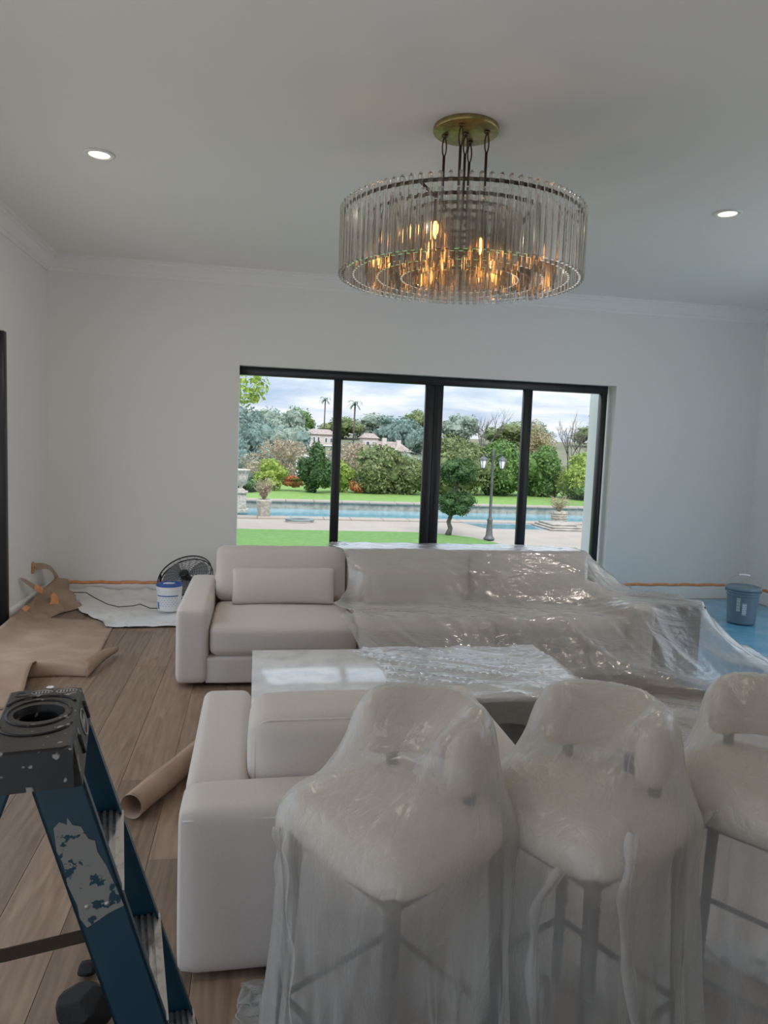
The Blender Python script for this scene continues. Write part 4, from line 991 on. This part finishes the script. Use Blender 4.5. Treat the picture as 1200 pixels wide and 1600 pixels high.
# near stone lip and little ledge of the pool
lp = tag(empty('pool_edge', (3, 18.9, GZ)), 'flat stone rim along the near side of the pool', 'pool rim')
x = -5.0
while x < 16:
    L_ = rnd.choice((.55, .7, .85)); o = link('rim_stone', _cm[L_], None, None); o.location = (x+L_/2, 18.75, GZ-.05); attach(o, lp); x += L_
ground('spa_water', [(5.7, 17.2), (7.25, 17.2), (7.25, 18.6), (5.4, 18.6)], GZ-.1, GZ-.012, pm('shallow_water', (.20, .33, .42), .05, spec=.6, bump=(5, .1, .02)), 'small shallow pale blue pool ledge', 'water')
_st = tag(empty('stone_step', (7.75, 17.6, GZ)), 'low stacked stone ledge beside the shallow pool', 'step')
for k in range(3): attach(MB().bbox(7.28+.10*k, 8.25-.05*k, 16.95+.18*k, 18.3, GZ-.02+.045*k, GZ+.02+.045*k, .01, 1).build('slab', M['stone'], None), _st)
ground('lawn_beyond', [(-40, 22.35), (40, 22.35), (40, 26.5), (34, 34), (-40, 34)], GZ-.5, GZ+.16, M['lawn_far'], 'bright green lawn on the far side of the pool', 'lawn')
# hillside
def hz_(x, y):
    h = -.2
    if y > 33: h = -.2-9*min(1, (y-33)/60)**1.2
    if y > 95: h = -9.2+8.5*min(1, (y-95)/95)
    if y > 190: h = -.7+7*min(1, (y-190)/130)
    return h+1.2*float(vnoise(np.array(x*.03+20), np.array(y*.03+20), 7))*(1 if y > 40 else 0)
G = [[(x, y, hz_(x, y)-.15) for y in np.concatenate([np.linspace(33, 120, 18), np.linspace(130, 340, 26)])] for x in np.linspace(-160, 260, 50)]
tag(MB().grid(G).build('hillside', M['soil'], None, False), 'green hillside across the valley', 'hill', kind='structure')
# white outer reveal wall at the right of the window
ground('outer_wall', [(WX1-.015, Y1+T), (WX1+.3, Y1+T), (WX1+.3, Y1+T+.35), (WX1-.015, Y1+T+.35)], GZ, 2.9, M['render'], 'white rendered pier outside the right end of the window', 'wall')

# foliage
def leaf_mat(name, c1, c2, rough=.7):
    m = bpy.data.materials.new(name); m.use_nodes = True; nt = m.node_tree; N = nt.nodes; L = nt.links; b = N['Principled BSDF']
    tc = N.new('ShaderNodeTexCoord'); n = N.new('ShaderNodeTexNoise'); n.inputs['Scale'].default_value = 6; n.inputs['Detail'].default_value = 6; L.new(tc.outputs['Object'], n.inputs['Vector'])
    cr = N.new('ShaderNodeValToRGB'); cr.color_ramp.elements[0].position = .35; cr.color_ramp.elements[1].position = .65; cr.color_ramp.elements[0].color = (*c1, 1); cr.color_ramp.elements[1].color = (*c2, 1); L.new(n.outputs['Fac'], cr.inputs[0])
    L.new(cr.outputs[0], b.inputs['Base Color']); b.inputs['Roughness'].default_value = rough
    tl = N.new('ShaderNodeBsdfTranslucent'); L.new(cr.outputs[0], tl.inputs[0]); mx = N.new('ShaderNodeMixShader'); mx.inputs[0].default_value = .25
    out = N['Material Output']; L.new(b.outputs[0], mx.inputs[1]); L.new(tl.outputs[0], mx.inputs[2]); L.new(mx.outputs[0], out.inputs[0]); return m
LM = {'dark': leaf_mat('dark_leaves', (0.0341, 0.0853, 0.0279), (0.093, 0.186, 0.0543)), 'mid': leaf_mat('mid_leaves', (0.0697, 0.147, 0.0388), (0.186, 0.31, 0.0775)),
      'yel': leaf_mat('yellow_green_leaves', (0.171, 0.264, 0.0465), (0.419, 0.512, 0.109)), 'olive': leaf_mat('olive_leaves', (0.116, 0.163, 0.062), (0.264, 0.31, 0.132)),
      'blue': leaf_mat('haze_tinted_green_leaves', (0.116, 0.186, 0.163), (0.232, 0.326, 0.279)), 'pale': leaf_mat('haze_tinted_pale_leaves', (0.202, 0.264, 0.217), (0.341, 0.403, 0.326)),  # both for far plants: distance haze put into the leaf colour
      'dry': leaf_mat('dry_stems', (0.326, 0.248, 0.186), (0.512, 0.419, 0.31)), 'flower': leaf_mat('orange_flowers', (0.6, 0.155, 0.0775), (0.341, 0.341, 0.093)), 'tan': leaf_mat('tan_foliage', (0.31, 0.264, 0.155), (0.465, 0.388, 0.248))}
M['bark'] = pm('grey_bark', (.15, .13, .11), .9, noise=(12, (.09, .08, .07), 5))
def crown_mesh(n, r, leaf, seed, lumps=9, core=.66, flat=0.0, lump_r=.45):
    """leafy crown: lumps of leaves round a leafy core"""
    rs = np.random.RandomState(seed); r = np.array(r)
    C = rs.randn(lumps, 3); C /= np.linalg.norm(C, axis=1)[:, None]; C *= rs.uniform(.45, .72, (lumps, 1)); R = rs.uniform(lump_r*.75, lump_r*1.2, lumps)
    k = rs.randint(0, lumps, n); d = rs.randn(n, 3); d /= np.linalg.norm(d, axis=1)[:, None]
    P = C[k]+d*(R[k]*rs.uniform(.72, 1.04, n))[:, None]
    P = P*r
    nr = d+.7*rs.randn(n, 3); nr /= np.linalg.norm(nr, axis=1)[:, None]
    a = np.cross(nr, rs.randn(n, 3)); a /= np.linalg.norm(a, axis=1)[:, None]; b = np.cross(nr, a); sz = leaf*rs.uniform(.6, 1.3, (n, 1))
    V = np.concatenate([P-a*sz, P+b*sz*.5, P+a*sz, P-b*sz*.5], 1).reshape(-1, 3)
    F_ = np.arange(4*n).reshape(-1, 4).tolist(); m_ = MB(); m_.v = [tuple(p) for p in V.tolist()]; m_.f = [tuple(f) for f in F_]; m_.sm = [False]*n
    if core:
        for c, rr in list(zip(C, R))+[(np.zeros(3), .62)]:
            bm = bmesh.new(); bmesh.ops.create_icosphere(bm, subdivisions=2, radius=1)
            for v in bm.verts: v.co = Vector(((c+np.array(v.co)*rr*core*(1+.15*rs.randn()))*r).tolist())
            bm.verts.index_update(); m_.add([v.co for v in bm.verts], [[v.index for v in f.verts] for f in bm.faces], False); bm.free()
    return m_
def plant(name, base, r, h0, mat, lab, cat, seed, n=2600, leaf=.05, trunk=True, group=None, **k):
    """crown centred h0 above base"""
    root = tag(empty(name, base), lab, cat, group)
    c = crown_mesh(n, r, leaf, seed, **k).build('foliage', LM[mat], root, False); c.location = (0, 0, h0)
    if trunk:
        q = min(r)*.10; MB().tube([(0, 0, 0), (q*.5, 0, h0*.5), (0, q*.3, h0)], [q*.9, q*.7, q*.5], 8).build('trunk', M['bark'], root)
    return root
LZ = GZ+.16
plant('shrub', (4.95, 26.6, LZ), (1.45, 1.1, .98), .80, 'olive', 'wide olive green shrub left of the centre mullion across the pool', 'shrub', 1, 9000, .075, False, lumps=16)
plant('hedge', (7.8, 27.4, LZ), (1.55, 1.3, 1.25), 1.05, 'olive', 'tall loose hedge behind the topiary', 'hedge', 2, 9000, .075, False, lumps=16)
plant('hedge', (9.6, 27.6, LZ), (1.5, 1.3, 1.38), 1.12, 'mid', 'tall dense hedge behind the lamp post', 'hedge', 3, 9500, .075, False, lumps=16)
plant('shrub', (11.1, 27.2, LZ), (1.05, 1.0, 1.15), .95, 'mid', 'dark green shrub between lamp post and bright bush', 'shrub', 4, 7000, .075, False, lumps=14)
plant('bush', (12.9, 26.4, LZ), (1.35, 1.1, .98), .85, 'yel', 'bright yellow green bush near the right window edge', 'bush', 5, 9000, .07, False, lumps=14)
plant('bush', (12.3, 25.6, LZ), (.85, .7, .42), .30, 'mid', 'low dark clump at the foot of the bright bush', 'bush', 6, 2500, .05, False)
plant('conifer_shrub', (2.1, 26.0, LZ), (.62, .6, .95), .80, 'dark', 'upright dark green shrub behind the round planter', 'shrub', 7, 6000, .06, False, lumps=12)
plant('bush', (3.1, 26.6, LZ), (.75, .6, .65), .50, 'yel', 'small yellow green bush beside the upright shrub', 'bush', 8, 2600, .05, False)
plant('bush', (.55, 26.8, LZ), (.72, .6, .62), .55, 'yel', 'yellowish bush at the left end of the garden view', 'bush', 9, 2600, .05, False)
plant('bush', (-.35, 25.6, LZ), (.5, .5, .32), .25, 'dark', 'low dark bush beside the stone urn', 'bush', 10, 1600, .05, False)
plant('flower_bush', (1.35, 26.9, LZ), (.45, .35, .25), .30, 'flower', 'small patch of orange flowers left of the upright shrub', 'flowers', 11, 900, .05, False)
plant('flower_bush', (3.75, 26.4, LZ), (.5, .35, .30), .28, 'flower', 'orange flowering patch left of the wide olive shrub', 'flowers', 12, 1000, .05, False)
plant('dry_brush', (.7, 31.5, -.4), (1.9, 1.0, .95), 1.2, 'dry', 'pale leafless brush behind the left bushes', 'shrub', 13, 3500, .06, False, core=0)
plant('dry_brush', (4.3, 33.5, -.6), (1.5, 1.0, 1.15), 1.5, 'dry', 'bare grey brush right of the first mullion', 'shrub', 14, 3500, .06, False, core=0)
# topiary: two clipped balls on a crooked trunk
tp = tag(empty('topiary', (4.28, 15.6, GZ)), 'two tier clipped topiary tree at the lawn edge', 'topiary')
for z, r, sd in ((1.43, (.50, .50, .37), 20), (.70, (.48, .48, .33), 21)):
    c = crown_mesh(6500, r, .028, sd, lumps=46, lump_r=.30).build('foliage_ball', LM['dark'], tp, False); c.location = (.14, 0, z)
MB().tube([(-.02, 0, 0), (.03, 0, .16), (-.02, 0, .30), (.08, 0, .6), (.14, 0, 1.2)], [.075, .055, .05, .045, .03], 8).build('trunk', M['bark'], tp)
# lamp post
M['iron'] = pm('grey_cast_iron', (.10, .105, .11), .55, .3); M['lamp_glass'] = pm('frosted_lamp_glass', (.75, .77, .78), .35)
lpst = tag(empty('lamp_post', (5.01, 14.96, GZ)), 'grey iron garden lamp post with two lanterns', 'lamp post')
MB().lathe([(.0, 0), (.12, 0), (.12, .03), (.095, .06), (.075, .10), (.06, .30), (.052, .38), (.062, .42), (.045, .46), (.032, .50), (.030, 1.2), (.038, 1.24), (.028, 1.28), (.026, 1.80), (.036, 1.84), (.02, 1.88), (.028, 1.93), (0, 1.98)], n=16).build('post', M['iron'], lpst)
for sx in (-1, 1):
    MB().tube([(0, 0, 1.74), (sx*.09, 0, 1.82), (sx*.17, 0, 1.86), (sx*.21, 0, 1.82)], .012, 6).build('arm', M['iron'], lpst)
    ln = MB().lathe([(.045, 0), (.085, .19), (.08, .19), (.042, .004), (.0, .004)], (sx*.21, 0, 1.54), 6).build('lantern_glass', M['lamp_glass'], lpst)
    MB().lathe([(.105, .185), (.10, .20), (.05, .245), (.012, .26), (.014, .285), (0, .295)], (sx*.21, 0, 1.54), 6).build('lantern_roof', M['iron'], ln)
    m_ = MB()
    for k in range(6):
        a = 2*PI*k/6; m_.tube([(sx*.21+.046*math.cos(a), .046*math.sin(a), 1.54), (sx*.21+.087*math.cos(a), .087*math.sin(a), 1.73)], .006, 4)
    m_.lathe([(0, -.03), (.03, -.01), (.05, 0), (.05, .012), (0, .012)], (sx*.21, 0, 1.54), 6); m_.build('lantern_cage', M['iron'], ln)
# planters
M['pot'] = pm('weathered_stone_pot', (.50, .46, .40), .85, noise=(14, (.34, .31, .27), 5), bump=(30, .5, .01))
def dry_plant(root, z, n, h, spread, mat, seed):
    rs = random.Random(seed); m_ = MB()
    for k in range(n):
        a = rs.uniform(0, 6.28); t = rs.uniform(.15, 1)*spread; hh = h*rs.uniform(.55, 1)
        m_.tube([(0, 0, z), (t*.35*math.cos(a), t*.35*math.sin(a), z+hh*.55), (t*math.cos(a), t*math.sin(a), z+hh)], [.006, .005, .002], 3, cap=False)
        for q in range(5):
            f = rs.uniform(.35, 1); c = Vector((t*f*math.cos(a), t*f*math.sin(a), z+hh*f)); d1 = Vector((rs.uniform(-1, 1), rs.uniform(-1, 1), rs.uniform(-.4, 1)))*.035; d2 = Vector((rs.uniform(-1, 1), rs.uniform(-1, 1), rs.uniform(-1, 1)))*.014
            m_.add([c-d1, c+d2, c+d1, c-d2], [(0, 1, 2, 3)])
    return m_.build('plant', LM[mat], root, False)
p1 = tag(empty('planter', (.215, 19.0, GZ)), 'round pale stone planter with a dry grassy plant', 'planter')
MB().lathe([(0, 0), (.155, 0), (.165, .03), (.175, .30), (.20, .36), (.215, .40), (.215, .44), (.19, .44), (.17, .38), (0, .38)], n=24).build('pot', M['pot'], p1)
dry_plant(p1, .38, 120, .62, .36, 'dry', 3)
p2 = tag(empty('planter', (8.15, 18.5, GZ)), 'woven pot planter with a yellowing plant by the pool', 'planter')
m_ = MB().lathe([(0, 0), (.20, 0), (.215, .33), (.22, .35), (.20, .35), (.19, .30), (0, .30)], n=20); m_.build('pot', M['pot'], p2)
for k in range(5): MB().tube(circ(.206+.003*k, .04+.065*k, 24), .010, 5, closed=True).build('weave_band', M['pot'], p2)
dry_plant(p2, .30, 70, .50, .46, 'tan', 6)
ur = tag(empty('stone_urn', (-.40, 19.9, GZ)), 'tall white stone urn on a pedestal at the left window edge', 'urn')
MB().bbox(-.20, .20, -.20, .20, 0, .10, .01).bbox(-.15, .15, -.15, .15, .10, .52, .01).bbox(-.19, .19, -.19, .19, .52, .58, .01).build('pedestal', M['pot'], ur)
MB().lathe([(0, .58), (.12, .58), (.12, .61), (.05, .66), (.05, .70), (.15, .78), (.19, .95), (.20, 1.10), (.25, 1.14), (.24, 1.17), (.20, 1.16), (0, 1.10)], n=24).build('urn_bowl', M['pot'], ur)
# hose coil
m_ = MB(); m_.tube([((.33+.02*math.sin(t*.37))*math.cos(t), (.26+.03*math.cos(t*.6))*math.sin(t), .02+.012*math.floor(t/6.28)) for t in np.linspace(0, 6.28*4, 120)], .016, 6)
o = m_.build('garden_hose', pm('grey_green_hose', (.22, .27, .27), .5), None); o.location = (1.09, 17.95, GZ); tag(o, 'coiled grey garden hose lying on the pool patio', 'hose')
# bare trees, palms
def branch(m_, p, d, L_, r, depth, rs):
    q = p+d*L_; m_.tube([p, (p+q)/2+Vector((rs.uniform(-1, 1), rs.uniform(-1, 1), 0))*L_*.05, q], [r, r*.8, r*.6], 4, cap=False)
    if depth:
        for k in range(rs.choice((2, 3, 3))):
            nd = (d+Vector((rs.uniform(-1, 1), rs.uniform(-1, 1), rs.uniform(-.1, .7)))*.55).normalized(); branch(m_, p+(q-p)*rs.uniform(.6, 1), nd, L_*rs.uniform(.6, .8), r*.58, depth-1, rs)
def bare(base, h, seed, lab):
    root = tag(empty('bare_tree', base), lab, 'tree'); rs = random.Random(seed); m_ = MB(); branch(m_, Vector((0, 0, 0)), Vector((.03, 0, 1)), h*.36, h*.016, 5, rs); m_.build('branches', M['bark'], root, False)
bare((11.8, 38, -1.0), 5.3, 3, 'bare leafless tree rising behind the tall hedge')
bare((16.6, 37, -1.0), 5.0, 5, 'bare tree rising left of the right window edge'); bare((18.1, 38, -1.0), 4.9, 9, 'second bare tree near the right window edge')
plant('tree', (14.6, 36, -.9), (1.25, 1.1, 1.35), 3.05, 'tan', 'thin greyish tree behind the bright bush', 'tree', 31, 3000, .06, True, core=.4)
plant('tree', (-.85, 16.2, GZ), (1.05, .9, .85), 2.85, 'yel', 'leafy yellow green tree overhanging the left of the window', 'tree', 30, 2300, .065, True, core=0)
plant('tree', (11.3, 21.8, GZ), (1.0, .9, .65), 2.95, 'olive', 'tree branch with leaves at the top right of the view', 'tree', 33, 900, .09, True, core=0)
# far trees on the hillside
rs = random.Random(7); FT = [crown_mesh(1500, (1, 1, 1), .075, 60+k, lumps=10+k).mesh('far_crown') for k in range(4)]
FTm = {}
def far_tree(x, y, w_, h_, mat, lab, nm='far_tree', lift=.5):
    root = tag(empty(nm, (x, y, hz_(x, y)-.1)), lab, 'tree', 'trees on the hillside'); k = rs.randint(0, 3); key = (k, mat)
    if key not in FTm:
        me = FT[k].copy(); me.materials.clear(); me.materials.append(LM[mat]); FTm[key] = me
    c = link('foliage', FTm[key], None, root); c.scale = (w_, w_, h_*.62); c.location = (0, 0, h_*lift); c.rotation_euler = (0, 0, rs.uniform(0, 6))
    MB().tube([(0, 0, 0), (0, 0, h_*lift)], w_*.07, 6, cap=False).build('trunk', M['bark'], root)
def at_px(x, Y): # bearing through the window, as a slope table
    return Y*float(np.interp(x, [340, 375, 520, 660, 800, 940, 970], [-.0525, -.0223, .1034, .2301, .3625, .5009, .532]))
far_specs = []
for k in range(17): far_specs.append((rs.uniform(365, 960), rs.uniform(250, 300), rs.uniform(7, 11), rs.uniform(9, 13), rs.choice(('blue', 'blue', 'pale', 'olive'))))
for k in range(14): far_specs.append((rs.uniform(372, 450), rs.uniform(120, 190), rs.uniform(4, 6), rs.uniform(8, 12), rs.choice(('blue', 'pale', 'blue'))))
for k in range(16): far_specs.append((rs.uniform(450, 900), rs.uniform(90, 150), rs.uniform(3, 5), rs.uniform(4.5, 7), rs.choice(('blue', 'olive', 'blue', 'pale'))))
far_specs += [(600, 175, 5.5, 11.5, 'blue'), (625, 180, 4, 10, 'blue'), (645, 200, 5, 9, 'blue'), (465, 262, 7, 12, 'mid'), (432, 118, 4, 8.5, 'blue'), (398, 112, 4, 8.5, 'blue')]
kept = []
for sp in sorted(far_specs, key=lambda q: -far_specs.index(q)):
    x_ = at_px(sp[0], sp[1])
    if all(math.hypot(x_-at_px(q[0], q[1]), sp[1]-q[1]) > .80*(sp[2]+q[2]) for q in kept): kept.append(sp)
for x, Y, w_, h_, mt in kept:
    look = {'blue': 'haze tinted grey green tree', 'pale': 'pale haze tinted tree', 'olive': 'olive tinted tree', 'mid': 'green tree'}[mt]
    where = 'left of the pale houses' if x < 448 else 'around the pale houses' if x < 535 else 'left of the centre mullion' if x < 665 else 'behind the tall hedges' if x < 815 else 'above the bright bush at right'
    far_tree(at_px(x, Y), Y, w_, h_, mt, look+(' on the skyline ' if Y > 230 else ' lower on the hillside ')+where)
def palm(px, Y, h, lab):
    x = at_px(px, Y); root = tag(empty('palm_tree', (x, Y, hz_(x, Y))), lab, 'palm tree'); MB().tube([(0, 0, 0), (.2, 0, h)], .25, 6).build('trunk', M['bark'], root); m_ = MB()
    for k in range(16):
        a = 2*PI*k/16; e = .5+.5*math.sin(k*2.3); pts = [Vector((.2+t*2.4*math.cos(a), t*2.4*math.sin(a), h+e*1.2*math.sin(t*2.2)-t*t*(1.6-e))) for t in np.linspace(0, 1, 6)]; s_ = Vector((-math.sin(a), math.cos(a), 0))
        m_.grid([[tuple(p-s_*.28*math.sin(.3+i*.5)), tuple(p+s_*.28*math.sin(.3+i*.5))] for i, p in enumerate(pts)])
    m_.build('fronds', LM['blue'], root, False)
palm(551, 200, 13.0, 'tall palm on the skyline right of the first mullion'); palm(505, 260, 14.0, 'small palm on the skyline above the large house')
# houses across the valley
M['stucco'] = pm('pink_grey_stucco', (.58, .51, .49), .9); M['roof'] = pm('brown_tile_roof', (.36, .30, .275), .9, noise=(1.5, (.24, .19, .17), 4)); M['hwin'] = pm('dark_house_glass', (.10, .12, .14), .2)
def house(px0, px1, Y, z0, hw, hr, lab, wins, chim=()):
    x0, x1 = at_px(px0, Y), at_px(px1, Y); cx_ = (x0+x1)/2; hw_ = (x1-x0)/2
    root = tag(empty('house', (cx_, Y+4, z0)), lab, 'house')
    MB().box(-hw_, hw_, -4, 4, -3, hw).build('walls', M['stucco'], root)
    MB().add([(-hw_-.5, -4.5, hw), (hw_+.5, -4.5, hw), (hw_+.5, 4.5, hw), (-hw_-.5, 4.5, hw), (-hw_*.6, 0, hw+hr), (hw_*.6, 0, hw+hr)], [(0, 1, 5, 4), (2, 3, 4, 5), (1, 2, 5), (3, 0, 4), (0, 3, 2, 1)]).build('roof', M['roof'], root)
    for (a, b, c, d) in wins:
        wn = MB().box(-hw_+a*2*hw_, -hw_+b*2*hw_, -4.12, -3.98, c, d).build('window', M['render'], root); MB().box(-hw_+a*2*hw_+.15, -hw_+b*2*hw_-.15, -4.16, -4.10, c+.15, d-.15).build('window_glass', M['hwin'], wn)
    for a, h in chim: MB().box(-hw_+a*2*hw_-.5, -hw_+a*2*hw_+.5, -2.5, -1.5, hw, hw+h).build('chimney', M['stucco'], root)
    return root
house(478, 524, 215, -1.4, 5.6, 1.6, 'large pale two storey house across the valley', [(.06, .16, 3.2, 4.9), (.21, .31, 3.2, 4.9), (.36, .46, 3.2, 4.9), (.62, .72, 3.2, 4.7), (.8, .92, 3.2, 4.7), (.1, .35, .6, 2.2), (.55, .9, .5, 2.4)])
house(448, 470, 222, -.6, 4.6, 1.8, 'left wing house with hipped roof beside the large house', [(.15, .35, 2.2, 3.8), (.55, .8, 2.2, 3.8)])
house(578, 640, 165, -2.2, 2.6, 2.2, 'low house with brown roof and chimneys behind the olive shrub', [(.1, .22, .6, 2.0), (.35, .5, .6, 2.0)], [(.38, 3.0), (.75, 2.6)])
house(566, 590, 230, .2, 3.6, 1.6, 'small far house with a plain roof on the hill', [(.2, .45, 1.2, 2.6), (.6, .85, 1.2, 2.6)])
bl = tag(empty('balustrade', (at_px(487, 60), 60, hz_(16, 60)+.2)), 'white garden balustrade below the houses', 'balustrade')
zz = 0.65-(hz_(16, 60)+.2)
MB().box(-1.3, 1.3, -.1, .1, zz-.15, zz).build('rail', M['render'], bl); MB().box(-1.3, 1.3, -.1, .1, -.6, zz-.8).build('plinth', M['render'], bl)
for k in range(9): MB().box(-1.28+k*.31, -1.14+k*.31, -.07, .07, zz-.82, zz-.14).build('baluster', M['render'], bl)
